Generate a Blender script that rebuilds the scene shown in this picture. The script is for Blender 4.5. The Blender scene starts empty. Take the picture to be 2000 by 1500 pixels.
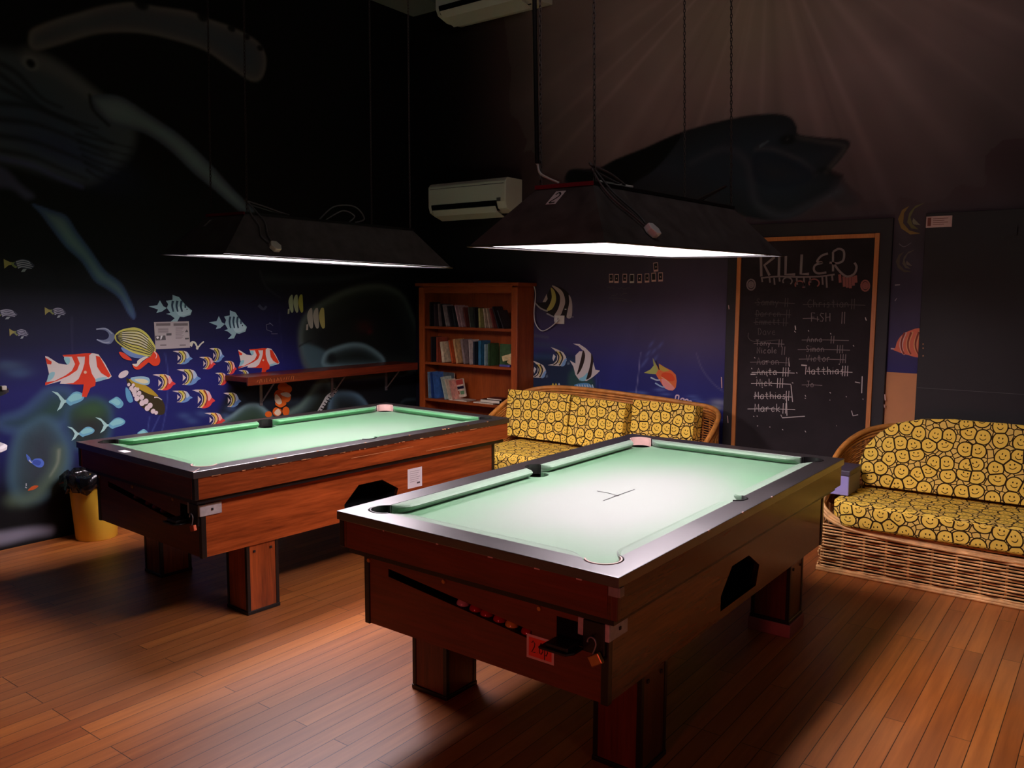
import bpy, bmesh, math, random
import numpy as np
from mathutils import Vector, Matrix
from mathutils.geometry import tessellate_polygon
random.seed(7)
C = bpy.context.scene.collection
PI = math.pi

# ------------------------------------------------------------------ camera
FPX, PITCH, ROLL, YAW, CAMH = 1618.6, 0.1057, 0.0051, 0.6420, 1.5571
fw = Vector((-math.sin(YAW)*math.cos(PITCH), math.cos(YAW)*math.cos(PITCH), -math.sin(PITCH)))
rt0 = Vector((math.cos(YAW), math.sin(YAW), 0)); up0 = rt0.cross(fw)
rt = rt0*math.cos(ROLL)+up0*math.sin(ROLL); up = -rt0*math.sin(ROLL)+up0*math.cos(ROLL)
cam = bpy.data.cameras.new('camera'); camo = bpy.data.objects.new('camera', cam); C.objects.link(camo)
cam.sensor_width = 36; cam.lens = 36*FPX/2000; cam.clip_start = .05
M = Matrix.Identity(4)
for i in range(3):
    M[i][0], M[i][1], M[i][2] = rt[i], up[i], -fw[i]
M[2][3] = CAMH
camo.matrix_world = M
bpy.context.scene.camera = camo

# ------------------------------------------------------------------ view + world + room lights
vs = bpy.context.scene.view_settings
vs.view_transform = 'Standard'; vs.look = 'None'; vs.gamma = 1; vs.exposure = 0.0; vs.use_curve_mapping = False
w = bpy.data.worlds.new('world'); bpy.context.scene.world = w; w.use_nodes = True
w.node_tree.nodes['Background'].inputs[0].default_value = (1, .93, .88, 1)
w.node_tree.nodes['Background'].inputs[1].default_value = .008
def arealight(name, loc, target, sx, sy, power, col, spread=None):
    l = bpy.data.lights.new(name, 'AREA'); l.shape = 'RECTANGLE'; l.size = sx; l.size_y = sy
    l.energy = power; l.color = col
    if spread: l.spread = spread
    o = bpy.data.objects.new(name, l); C.objects.link(o); o.location = loc
    o.rotation_euler = (Vector(target)-Vector(loc)).to_track_quat('-Z', 'Y').to_euler()
    return o
LAMP = 31.0
sl = bpy.data.lights.new('red_bar_light', 'SPOT'); sl.energy = 58; sl.color = (1, .13, .14); sl.spot_size = math.radians(42); sl.spot_blend = .7; sl.shadow_soft_size = .15
so_ = bpy.data.objects.new('red_bar_light', sl); C.objects.link(so_); so_.location = (-.9, -1.4, .75)
so_.rotation_euler = (Vector((-1.6, 2.0, .70))-so_.location).to_track_quat('-Z', 'Y').to_euler()
arealight('wall_wash_light', (-.4, 1.6, 3.7), (-2.0, 5.74, 3.3), .8, .5, 5.6, (1, .84, .85), 2.2)  # added unseen light that brightens the upper back wall
arealight('room_light', (2.8, .5, 3.0), (-3.2, 3.5, 1.0), 1.0, 1.0, 5, (1, .95, .9))

# ------------------------------------------------------------------ reference measurements (2000x1500) to points on known planes
def ray(px, py): return fw + rt*((px-1000)/FPX) - up*((py-750)/FPX)
C0 = Vector((0, 0, CAMH))
def onx(px, py, v): d = ray(px, py); return C0 + d*(v/d.x)
def ony(px, py, v): d = ray(px, py); return C0 + d*(v/d.y)
def onz(px, py, v): d = ray(px, py); return C0 + d*((v-CAMH)/d.z)
XL, YB, ZC = -5.434, 5.74, 4.08

def lin(c):
    return tuple(x/12.92 if x <= .04045 else ((x+.055)/1.055)**2.4 for x in c)
def rgb(r, g, b): return lin((r/255, g/255, b/255))

# ------------------------------------------------------------------ materials
def newmat(name):
    m = bpy.data.materials.new(name); m.use_nodes = True
    nt = m.node_tree; b = nt.nodes['Principled BSDF']
    return m, nt, b
def mat(name, col, rough=.5, metal=0, spec=.5, noise=0, nscale=8, bump=0, bscale=60, sheen=0, trans=0):
    m, nt, b = newmat(name)
    b.inputs['Base Color'].default_value = (*col, 1); b.inputs['Roughness'].default_value = rough
    b.inputs['Metallic'].default_value = metal; b.inputs['Specular IOR Level'].default_value = spec
    b.inputs['Sheen Weight'].default_value = sheen
    tc = nt.nodes.new('ShaderNodeTexCoord')
    if noise:
        n = nt.nodes.new('ShaderNodeTexNoise'); n.inputs['Scale'].default_value = nscale; n.inputs['Detail'].default_value = 6
        nt.links.new(tc.outputs['Object'], n.inputs['Vector'])
        r = nt.nodes.new('ShaderNodeValToRGB')
        r.color_ramp.elements[0].position = .3; r.color_ramp.elements[1].position = .7
        r.color_ramp.elements[0].color = (*[c*(1-noise) for c in col], 1); r.color_ramp.elements[1].color = (*[min(1, c*(1+noise)) for c in col], 1)
        nt.links.new(n.outputs['Fac'], r.inputs['Fac']); nt.links.new(r.outputs['Color'], b.inputs['Base Color'])
        mr = nt.nodes.new('ShaderNodeMapRange'); mr.inputs['To Min'].default_value = max(0, rough-.1); mr.inputs['To Max'].default_value = min(1, rough+.12)
        nt.links.new(n.outputs['Fac'], mr.inputs['Value']); nt.links.new(mr.outputs[0], b.inputs['Roughness'])
    if bump:
        n2 = nt.nodes.new('ShaderNodeTexNoise'); n2.inputs['Scale'].default_value = bscale; n2.inputs['Detail'].default_value = 4
        nt.links.new(tc.outputs['Object'], n2.inputs['Vector'])
        bp = nt.nodes.new('ShaderNodeBump'); bp.inputs['Strength'].default_value = bump; bp.inputs['Distance'].default_value = .004
        nt.links.new(n2.outputs['Fac'], bp.inputs['Height']); nt.links.new(bp.outputs['Normal'], b.inputs['Normal'])
    return m
def wood(name, c1, c2, axis='Y', rough=.35, scale=1.0, stretch=.06, spec=.5, contrast=(.3, .72), coat=0):
    """veneer with long grain figure running along one object axis"""
    m, nt, b = newmat(name)
    tc = nt.nodes.new('ShaderNodeTexCoord'); mp = nt.nodes.new('ShaderNodeMapping')
    s = [9*scale]*3; s['XYZ'.index(axis)] = 9*scale*stretch
    mp.inputs['Scale'].default_value = s
    nt.links.new(tc.outputs['Object'], mp.inputs['Vector'])
    n = nt.nodes.new('ShaderNodeTexNoise'); n.inputs['Scale'].default_value = 1.5; n.inputs['Detail'].default_value = 8; n.inputs['Roughness'].default_value = .65; n.inputs['Distortion'].default_value = 1.1
    nt.links.new(mp.outputs[0], n.inputs['Vector'])
    n2 = nt.nodes.new('ShaderNodeTexNoise'); n2.inputs['Scale'].default_value = 14; n2.inputs['Detail'].default_value = 3
    nt.links.new(mp.outputs[0], n2.inputs['Vector'])
    mx = nt.nodes.new('ShaderNodeMix'); mx.inputs['Factor'].default_value = .3
    nt.links.new(n.outputs['Fac'], mx.inputs[2]); nt.links.new(n2.outputs['Fac'], mx.inputs[3])
    r = nt.nodes.new('ShaderNodeValToRGB'); r.color_ramp.elements[0].position = contrast[0]; r.color_ramp.elements[1].position = contrast[1]
    r.color_ramp.elements[0].color = (*c1, 1); r.color_ramp.elements[1].color = (*c2, 1)
    nt.links.new(mx.outputs[0], r.inputs['Fac']); nt.links.new(r.outputs['Color'], b.inputs['Base Color'])
    b.inputs['Roughness'].default_value = rough; b.inputs['Specular IOR Level'].default_value = spec
    b.inputs['Coat Weight'].default_value = coat
    return m
def emit(name, col, strength):
    m, nt, b = newmat(name)
    b.inputs['Base Color'].default_value = (.8, .8, .8, 1)
    b.inputs['Emission Color'].default_value = (*col, 1); b.inputs['Emission Strength'].default_value = strength
    return m
def attrmat(name, rough=.6, spec=.25, bump=.25):
    """paint whose colour is held per face corner"""
    m, nt, b = newmat(name)
    a = nt.nodes.new('ShaderNodeAttribute'); a.attribute_name = 'paint'
    nt.links.new(a.outputs['Color'], b.inputs['Base Color'])
    b.inputs['Roughness'].default_value = rough; b.inputs['Specular IOR Level'].default_value = spec
    tc = nt.nodes.new('ShaderNodeTexCoord'); n = nt.nodes.new('ShaderNodeTexNoise'); n.inputs['Scale'].default_value = 55; n.inputs['Detail'].default_value = 4
    nt.links.new(tc.outputs['Object'], n.inputs['Vector'])
    bp = nt.nodes.new('ShaderNodeBump'); bp.inputs['Strength'].default_value = bump; bp.inputs['Distance'].default_value = .002
    nt.links.new(n.outputs['Fac'], bp.inputs['Height']); nt.links.new(bp.outputs['Normal'], b.inputs['Normal'])
    return m

def floor_mat():
    m, nt, b = newmat('floor_boards'); L = nt.links.new; N = nt.nodes.new
    tc = N('ShaderNodeTexCoord'); mp = N('ShaderNodeMapping'); mp.inputs['Rotation'].default_value = (0, 0, PI/2)
    L(tc.outputs['Object'], mp.inputs['Vector'])
    br = N('ShaderNodeTexBrick'); br.offset = .37; br.offset_frequency = 3
    br.inputs['Scale'].default_value = 1; br.inputs['Brick Width'].default_value = 1.35; br.inputs['Row Height'].default_value = .072
    br.inputs['Mortar Size'].default_value = .0016; br.inputs['Mortar Smooth'].default_value = .3
    br.inputs['Color1'].default_value = (0, 0, 0, 1); br.inputs['Color2'].default_value = (1, 1, 1, 1); br.inputs['Mortar'].default_value = (.5, .5, .5, 1)
    L(mp.outputs[0], br.inputs['Vector'])
    m2 = N('ShaderNodeMapping'); m2.inputs['Scale'].default_value = (22, 1.3, 22); L(tc.outputs['Object'], m2.inputs['Vector'])
    # shift the grain from board to board
    cm = N('ShaderNodeCombineXYZ'); L(br.outputs['Color'], cm.inputs['Y'])
    mul = N('ShaderNodeVectorMath'); mul.operation = 'SCALE'; mul.inputs['Scale'].default_value = 9; L(cm.outputs[0], mul.inputs[0])
    ad = N('ShaderNodeVectorMath'); ad.operation = 'ADD'; L(m2.outputs[0], ad.inputs[0]); L(mul.outputs[0], ad.inputs[1])
    n = N('ShaderNodeTexNoise'); n.inputs['Scale'].default_value = 1.6; n.inputs['Detail'].default_value = 8; n.inputs['Roughness'].default_value = .6; L(ad.outputs[0], n.inputs['Vector'])
    mx = N('ShaderNodeMix'); mx.inputs['Factor'].default_value = .72; L(br.outputs['Color'], mx.inputs[2]); L(n.outputs['Fac'], mx.inputs[3])
    r = N('ShaderNodeValToRGB'); e = r.color_ramp.elements
    e[0].position = .12; e[0].color = (*rgb(112, 55, 20), 1); e[1].position = .85; e[1].color = (*rgb(198, 120, 52), 1)
    x = e.new(.45); x.color = (*rgb(153, 82, 32), 1)
    L(mx.outputs[0], r.inputs['Fac'])
    # worn, greyer traffic area
    wn = N('ShaderNodeTexNoise'); wn.inputs['Scale'].default_value = .9; wn.inputs['Detail'].default_value = 5; L(tc.outputs['Object'], wn.inputs['Vector'])
    wr = N('ShaderNodeMapRange'); wr.inputs['From Min'].default_value = .4; wr.inputs['From Max'].default_value = .75; wr.inputs['To Max'].default_value = .45; L(wn.outputs['Fac'], wr.inputs['Value'])
    w2 = N('ShaderNodeMix'); w2.data_type = 'RGBA'; L(wr.outputs[0], w2.inputs['Factor']); L(r.outputs['Color'], w2.inputs[6]); w2.inputs[7].default_value = (*rgb(150, 118, 84), 1)
    w3 = N('ShaderNodeMix'); w3.data_type = 'RGBA'; L(br.outputs['Fac'], w3.inputs['Factor']); L(w2.outputs[2], w3.inputs[6]); w3.inputs[7].default_value = (*rgb(34, 16, 8), 1)
    L(w3.outputs[2], b.inputs['Base Color'])
    rr = N('ShaderNodeMapRange'); rr.inputs['To Min'].default_value = .34; rr.inputs['To Max'].default_value = .52; L(wn.outputs['Fac'], rr.inputs['Value']); L(rr.outputs[0], b.inputs['Roughness'])
    bp = N('ShaderNodeBump'); bp.inputs['Strength'].default_value = .35; bp.inputs['Distance'].default_value = .002; bp.invert = True
    L(br.outputs['Fac'], bp.inputs['Height']); L(bp.outputs['Normal'], b.inputs['Normal'])
    return m

def smiley_mat(name, cell=.082):
    m, nt, b = newmat(name); L = nt.links.new; N = nt.nodes.new
    def vm(op, a, bb=None, sc=None):
        q = N('ShaderNodeVectorMath'); q.operation = op; L(a, q.inputs[0])
        if bb is not None: L(bb, q.inputs[1])
        if sc is not None: q.inputs['Scale'].default_value = sc
        return q
    def mt(op, a, v=None, bl=None, clamp=False):
        q = N('ShaderNodeMath'); q.operation = op; q.use_clamp = clamp
        if hasattr(a, 'links') or hasattr(a, 'node'): L(a, q.inputs[0])
        else: q.inputs[0].default_value = a
        if bl is not None: L(bl, q.inputs[1])
        elif v is not None: q.inputs[1].default_value = v
        return q.outputs[0]
    uv = N('ShaderNodeUVMap'); uv.uv_map = 'UVMap'
    s = vm('SCALE', uv.outputs[0], sc=1/cell)
    def layer(offset, scale, jit):
        o = vm('ADD', s.outputs[0]); o.inputs[1].default_value = (offset, offset*.7, 0)
        v = N('ShaderNodeTexVoronoi'); v.voronoi_dimensions = '2D'; v.inputs['Scale'].default_value = scale; v.inputs['Randomness'].default_value = jit
        L(o.outputs[0], v.inputs['Vector'])
        loc = vm('SUBTRACT', o.outputs[0], v.outputs['Position'])
        ve = N('ShaderNodeTexVoronoi'); ve.voronoi_dimensions = '2D'; ve.feature = 'DISTANCE_TO_EDGE'; ve.inputs['Scale'].default_value = scale; ve.inputs['Randomness'].default_value = jit
        L(o.outputs[0], ve.inputs['Vector'])
        return loc, v, ve
    loc, v, ve = layer(0, 1, .62)
    # tilt and squash from the cell's own random value
    sep = N('ShaderNodeSeparateColor'); L(v.outputs['Color'], sep.inputs[0])
    ang = mt('SUBTRACT', sep.outputs[0], .5); ang = mt('MULTIPLY', ang, 1.1)
    rot = N('ShaderNodeVectorRotate'); rot.rotation_type = 'Z_AXIS'; L(loc.outputs[0], rot.inputs['Vector']); L(ang, rot.inputs['Angle'])
    sx = N('ShaderNodeSeparateXYZ'); L(rot.outputs[0], sx.inputs[0])
    sq = mt('MULTIPLY', sep.outputs[1], .28); sq = mt('ADD', sq, .86)
    X = mt('DIVIDE', sx.outputs[0], bl=sq); Y = mt('MULTIPLY', sx.outputs[1], bl=sq)
    X2 = mt('MULTIPLY', X, bl=X); Y2 = mt('MULTIPLY', Y, bl=Y); R = mt('SQRT', mt('ADD', X2, bl=Y2))
    def ell(cx, cy, rx, ry):
        a = mt('DIVIDE', mt('SUBTRACT', X, cx), rx); c = mt('DIVIDE', mt('SUBTRACT', Y, cy), ry)
        d = mt('ADD', mt('MULTIPLY', a, bl=a), bl=mt('MULTIPLY', c, bl=c)); return mt('LESS_THAN', d, 1.0)
    eyes = mt('MAXIMUM', ell(-.12, .13, .042, .06), bl=ell(.12, .13, .042, .06))
    Ym = mt('SUBTRACT', Y, .03)
    Rm = mt('SQRT', mt('ADD', X2, bl=mt('MULTIPLY', Ym, bl=Ym)))
    arc = mt('LESS_THAN', mt('ABSOLUTE', mt('SUBTRACT', Rm, .215)), .026)
    arc = mt('MULTIPLY', arc, bl=mt('LESS_THAN', Y, -.06))
    marks = mt('MAXIMUM', eyes, bl=arc)
    face = mt('MULTIPLY', mt('LESS_THAN', R, .465), bl=mt('GREATER_THAN', ve.outputs['Distance'], .052))
    ring = mt('MULTIPLY', mt('LESS_THAN', R, .55), bl=mt('GREATER_THAN', ve.outputs['Distance'], -1.0))
    ink = mt('MULTIPLY', face, bl=marks)
    def mixc(f, c1, c2):
        q = N('ShaderNodeMix'); q.data_type = 'RGBA'; L(f, q.inputs['Factor'])
        for k, cc in ((6, c1), (7, c2)):
            if isinstance(cc, tuple): q.inputs[k].default_value = (*cc, 1)
            else: L(cc, q.inputs[k])
        return q.outputs[2]
    dark = rgb(46, 30, 10); yel = rgb(240, 200, 84); gap = rgb(228, 190, 96)
    # small dots showing between the faces
    l2, v2, ve2 = layer(3.37, 2.3, 1.0)
    bits = mt('GREATER_THAN', ve2.outputs['Distance'], .075)
    bg = mixc(bits, dark, gap)
    c = mixc(ring, bg, dark); c = mixc(face, c, yel); c = mixc(ink, c, dark)
    L(c, b.inputs['Base Color']); b.inputs['Roughness'].default_value = .85; b.inputs['Specular IOR Level'].default_value = .15
    n = N('ShaderNodeTexNoise'); n.inputs['Scale'].default_value = 12; tc = N('ShaderNodeTexCoord'); L(tc.outputs['Object'], n.inputs['Vector'])
    bp = N('ShaderNodeBump'); bp.inputs['Strength'].default_value = .5; bp.inputs['Distance'].default_value = .02; L(n.outputs['Fac'], bp.inputs['Height']); L(bp.outputs['Normal'], b.inputs['Normal'])
    return m

def cloth_mat(name, paled=0, cx=0, cy=0, rx=.45, ry=.8):  # pale centre patch puts lamp glare into the cloth colour
    m, nt, b = newmat(name); L = nt.links.new; N = nt.nodes.new
    tc = N('ShaderNodeTexCoord'); n = N('ShaderNodeTexNoise'); n.inputs['Scale'].default_value = 2.2; n.inputs['Detail'].default_value = 7; L(tc.outputs['Object'], n.inputs['Vector'])
    r = N('ShaderNodeValToRGB'); e = r.color_ramp.elements
    e[0].position = .35; e[0].color = (*rgb(66, 138, 84), 1); e[1].position = .75; e[1].color = (*rgb(82, 152, 98), 1)
    L(n.outputs['Fac'], r.inputs['Fac'])
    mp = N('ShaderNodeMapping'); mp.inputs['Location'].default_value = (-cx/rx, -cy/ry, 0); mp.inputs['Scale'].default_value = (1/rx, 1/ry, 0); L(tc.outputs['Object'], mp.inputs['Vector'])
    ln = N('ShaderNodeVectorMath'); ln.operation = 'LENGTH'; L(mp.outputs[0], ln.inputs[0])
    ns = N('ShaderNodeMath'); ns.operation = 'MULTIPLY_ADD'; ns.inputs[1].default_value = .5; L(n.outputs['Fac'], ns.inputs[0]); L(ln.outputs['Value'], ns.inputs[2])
    mr = N('ShaderNodeMapRange'); mr.interpolation_type = 'SMOOTHSTEP'; mr.inputs['From Min'].default_value = .55; mr.inputs['From Max'].default_value = 1.45; mr.inputs['To Min'].default_value = paled; mr.inputs['To Max'].default_value = paled*.12; L(ns.outputs[0], mr.inputs['Value'])
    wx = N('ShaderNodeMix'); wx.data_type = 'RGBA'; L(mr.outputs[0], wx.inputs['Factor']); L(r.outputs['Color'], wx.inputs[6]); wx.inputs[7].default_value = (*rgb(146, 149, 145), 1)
    L(wx.outputs[2], b.inputs['Base Color'])
    b.inputs['Roughness'].default_value = .6; b.inputs['Specular IOR Level'].default_value = .55
    b.inputs['Sheen Weight'].default_value = .8; b.inputs['Sheen Roughness'].default_value = .35
    n2 = N('ShaderNodeTexNoise'); n2.inputs['Scale'].default_value = 400; L(tc.outputs['Object'], n2.inputs['Vector'])
    bp = N('ShaderNodeBump'); bp.inputs['Strength'].default_value = .15; bp.inputs['Distance'].default_value = .001; L(n2.outputs['Fac'], bp.inputs['Height']); L(bp.outputs['Normal'], b.inputs['Normal'])
    return m

MT = {}
MT['floor'] = floor_mat()
MT['ceiling'] = mat('ceiling_paint', rgb(120, 120, 118), .9, noise=.1, nscale=2)
MT['paint'] = attrmat('mural_paint')
MT['cloth'] = cloth_mat('green_baize', .12)
MT['cloth3'] = cloth_mat('glare_cushion_baize', .5, 0, 0, 6, 6)  # cushion cloth paled all over to carry lamp glare in its colour
MT['cloth1'] = cloth_mat('glare_tint_baize', .42, .25, 0, .5, 1.0)  # milder painted glare for the far bed
MT['cloth2'] = cloth_mat('glare_pale_baize', .86, .05, -.2, .55, 1.05)  # strong painted glare for the near bed
MT['rail'] = mat('black_rail_laminate', rgb(30, 25, 25), .38, spec=1.0, noise=.2, nscale=3)
_b = MT['rail'].node_tree.nodes['Principled BSDF']; _b.inputs['Coat Weight'].default_value = 1; _b.inputs['Coat Roughness'].default_value = .33; _b.inputs['Coat IOR'].default_value = 1.8
MT['trim'] = mat('black_edge_trim', rgb(20, 18, 18), .35, spec=.5)
lc1, lc2 = rgb(84, 30, 12), rgb(190, 90, 40)
MT['lamY'] = wood('walnut_laminate_along', lc1, lc2, 'Y', .27, .8, .07)
MT['lamX'] = wood('shaded_laminate_across', rgb(56, 19, 9), rgb(118, 50, 24), 'X', .3, .8, .07)  # far table ends: same laminate, with their shade put into the colour
MT['lamZ'] = wood('walnut_laminate_upright', lc1, lc2, 'Z', .3, 1.2, .07)
MT['lamY2'] = wood('dark_laminate_along', rgb(58, 26, 14), rgb(118, 60, 30), 'Y', .22, .8, .07)
MT['lamX2'] = wood('dark_laminate_across', rgb(66, 22, 14), rgb(120, 46, 28), 'X', .3, .8, .07)
MT['lamZ2'] = wood('dark_laminate_upright', rgb(58, 24, 14), rgb(112, 52, 28), 'Z', .3, 1.2, .07)
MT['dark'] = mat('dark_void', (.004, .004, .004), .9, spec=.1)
MT['blackplastic'] = mat('black_plastic', rgb(24, 22, 22), .35)
MT['paleplastic'] = mat('pale_worn_plastic', rgb(214, 176, 166), .45, noise=.15)
MT['steel'] = mat('dull_steel', rgb(150, 146, 148), .45, metal=.6, noise=.15, nscale=30)
MT['steelplate'] = mat('scratched_plate', rgb(190, 180, 178), .5, metal=.2, noise=.15, nscale=40)
MT['brass'] = mat('brass', rgb(190, 140, 80), .35, metal=.7)
MT['shade'] = mat('charcoal_metal_shade', rgb(74, 68, 68), .55, noise=.35, nscale=14)
MT['shadewhite'] = mat('white_inner_shade', rgb(236, 230, 232), .7)
MT['diff'] = emit('lit_diffuser', (1, .86, .94), LAMP)
MT['chain'] = mat('dark_chain', rgb(60, 50, 48), .5, metal=.6)
MT['cord'] = mat('grey_cord', rgb(80, 76, 78), .5)
MT['whitecord'] = mat('white_cord', rgb(200, 196, 192), .5)
MT['whiteplastic'] = mat('offwhite_plastic', rgb(204, 198, 184), .4)
MT['white'] = mat('white_paper', rgb(225, 220, 222), .7)
MT['pine'] = wood('orange_pine', rgb(120, 48, 14), rgb(176, 84, 30), 'Z', .4, 1.0, .12)
MT['pineX'] = wood('orange_pine_shelf', rgb(112, 44, 14), rgb(168, 80, 30), 'X', .4, 1.0, .12)
MT['frame'] = wood('pine_batten', rgb(176, 100, 46), rgb(214, 138, 72), 'Z', .5, 1.4, .1)
MT['barwood'] = wood('dark_bar_wood', rgb(66, 20, 10), rgb(124, 46, 22), 'Y', .3, 1.0, .08)
MT['board'] = mat('black_board_paint', rgb(34, 30, 31), .6, noise=.3, nscale=5)
MT['chalkslate'] = mat('chalk_slate', rgb(44, 38, 40), .8, noise=.3, nscale=4, spec=.2)
MT['tan'] = mat('tan_plywood', rgb(206, 138, 86), .6, noise=.05)
MT['smiley'] = smiley_mat('smiley_fabric')
MT['rattan'] = mat('rattan_cane', rgb(232, 176, 112), .5, noise=.28, nscale=18)
MT['rattandark'] = mat('rattan_orange', rgb(206, 134, 62), .45, noise=.25, nscale=20)
MT['yellow'] = mat('yellow_bin_plastic', rgb(236, 192, 60), .38)
MT['bag'] = mat('black_bin_bag', rgb(16, 15, 17), .18, spec=.8, bump=1.0, bscale=25)
MT['lavender'] = mat('lavender_tin', rgb(150, 140, 196), .5)
MT['greyside'] = mat('grey_tin_side', rgb(112, 104, 120), .5)
MT['sticker'] = mat('red_sticker', rgb(226, 70, 50), .5)
MT['ink'] = mat('black_ink', rgb(20, 14, 16), .6)

# ------------------------------------------------------------------ mesh builder
class MB:
    def __init__(s): s.v = []; s.f = []; s.m = []; s.c = []; s.uv = False; s.sm = False; s.cur = 0; s.col = (1, 1, 1)
    def face(s, idx): s.f.append(tuple(idx)); s.m.append(s.cur); s.c.append(s.col)
    def add(s, vs, fs):
        b = len(s.v); s.v += [tuple(v) for v in vs]
        for f in fs: s.face([i+b for i in f])
        return s
    def box(s, x0, x1, y0, y1, z0, z1):
        vs = [(x, y, z) for z in (z0, z1) for y in (y0, y1) for x in (x0, x1)]
        return s.add(vs, [(0, 2, 3, 1), (4, 5, 7, 6), (0, 1, 5, 4), (2, 6, 7, 3), (0, 4, 6, 2), (1, 3, 7, 5)])
    def obox(s, mtx, sx, sy, sz):
        vs = [mtx @ Vector((x, y, z)) for z in (-sz/2, sz/2) for y in (-sy/2, sy/2) for x in (-sx/2, sx/2)]
        return s.add(vs, [(0, 2, 3, 1), (4, 5, 7, 6), (0, 1, 5, 4), (2, 6, 7, 3), (0, 4, 6, 2), (1, 3, 7, 5)])
    def lathe(s, prof, n=24, cx=0, cy=0, caps=True):
        b = len(s.v); k = len(prof)
        for i in range(n):
            a = 2*PI*i/n
            for r, z in prof: s.v.append((cx+r*math.cos(a), cy+r*math.sin(a), z))
        for i in range(n):
            j = (i+1) % n
            for q in range(k-1): s.face((b+i*k+q, b+j*k+q, b+j*k+q+1, b+i*k+q+1))
        if caps:
            s.face([b+i*k for i in reversed(range(n))]); s.face([b+i*k+k-1 for i in range(n)])
        return s
    def tube(s, pts, r, n=6, closed=False, caps=True):
        pts = [Vector(p) for p in pts]; N = len(pts); b = len(s.v)
        prev = None
        for i, p in enumerate(pts):
            if closed: t = pts[(i+1) % N]-pts[i-1]
            else: t = pts[min(i+1, N-1)]-pts[max(i-1, 0)]
            if t.length < 1e-9: t = Vector((0, 0, 1))
            t.normalize()
            if prev is None:
                a = Vector((0, 0, 1)) if abs(t.z) < .9 else Vector((1, 0, 0))
                nrm = t.cross(a).normalized()
            else:
                nrm = prev-t*prev.dot(t)
                if nrm.length < 1e-6: nrm = t.cross(Vector((0, 0, 1)))
                nrm.normalize()
            prev = nrm; bn = t.cross(nrm)
            rr = r[i] if isinstance(r, (list, tuple)) else r
            for k in range(n):
                a = 2*PI*k/n; s.v.append(tuple(p+nrm*(rr*math.cos(a))+bn*(rr*math.sin(a))))
        for i in range(N if closed else N-1):
            j = (i+1) % N
            for k in range(n):
                l = (k+1) % n; s.face((b+i*n+k, b+i*n+l, b+j*n+l, b+j*n+k))
        if caps and not closed:
            s.face([b+k for k in reversed(range(n))]); s.face([b+(N-1)*n+k for k in range(n)])
        return s
    def prism(s, loops, fn, d0, d1, sides=True):
        """loops: outer + holes, 2-D; fn(a, b, d) -> 3-D; d0 back, d1 front"""
        l3 = [[Vector((a, c, 0)) for a, c in lp] for lp in loops]
        flat = [p for lp in loops for p in lp]
        tri = tessellate_polygon(l3)
        for d, rev in ((d0, True), (d1, False)):
            if d is None: continue
            b = len(s.v); s.v += [tuple(fn(a, c, d)) for a, c in flat]
            for t in tri: s.face([b+i for i in (reversed(t) if rev else t)])
        if sides and d0 is not None:
            for lp in loops:
                b = len(s.v); n = len(lp)
                s.v += [tuple(fn(a, c, d0)) for a, c in lp]+[tuple(fn(a, c, d1)) for a, c in lp]
                for i in range(n): s.face((b+i, b+(i+1) % n, b+n+(i+1) % n, b+n+i))
        return s
    def build(s, name, mats, parent=None, smooth=False, bevel=0, seg=2, label=None, fixn=True, uvbox=False):
        me = bpy.data.meshes.new(name); me.from_pydata(s.v, [], s.f)
        if not isinstance(mats, (list, tuple)): mats = [mats]
        for m in mats: me.materials.append(m)
        me.polygons.foreach_set('material_index', s.m)
        if any(c != (1, 1, 1) for c in s.c):
            a = me.color_attributes.new('paint', 'FLOAT_COLOR', 'CORNER')
            arr = np.ones((len(me.loops), 4), dtype=np.float32); k = 0
            for f, c in zip(s.f, s.c):
                arr[k:k+len(f), :3] = c; k += len(f)
            a.data.foreach_set('color', arr.ravel())
        if fixn:
            bm = bmesh.new(); bm.from_mesh(me); bmesh.ops.remove_doubles(bm, verts=bm.verts, dist=1e-5)
            bmesh.ops.recalc_face_normals(bm, faces=bm.faces); bm.to_mesh(me); bm.free()
        if uvbox:
            uv = me.uv_layers.new(name='UVMap')
            for p in me.polygons:
                n = p.normal; ax = max(range(3), key=lambda i: abs(n[i]))
                for li in p.loop_indices:
                    co = me.vertices[me.loops[li].vertex_index].co
                    uv.data[li].uv = (co.x, co.z) if ax == 1 else ((co.y, co.z) if ax == 0 else (co.x, co.y))
        if smooth:
            me.polygons.foreach_set('use_smooth', [True]*len(me.polygons))
        me.update()
        o = bpy.data.objects.new(name, me); C.objects.link(o)
        if parent is not None: o.parent = parent
        if bevel:
            bv = o.modifiers.new('bevel', 'BEVEL'); bv.width = bevel; bv.segments = seg; bv.limit_method = 'ANGLE'; bv.angle_limit = .6
        if label: o['label'] = label
        return o
def tag(o, label, cat, group=None):
    o['label'] = label; o['category'] = cat
    if group: o['group'] = group
    return o
def struct(o): o['kind'] = 'structure'; return o
def thing(name, label, cat, loc=(0, 0, 0), rz=0, group=None):
    o = bpy.data.objects.new(name, None); C.objects.link(o); o.empty_display_size = .1
    o.location = loc; o.rotation_euler = (0, 0, rz)
    return tag(o, label, cat, group)

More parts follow.
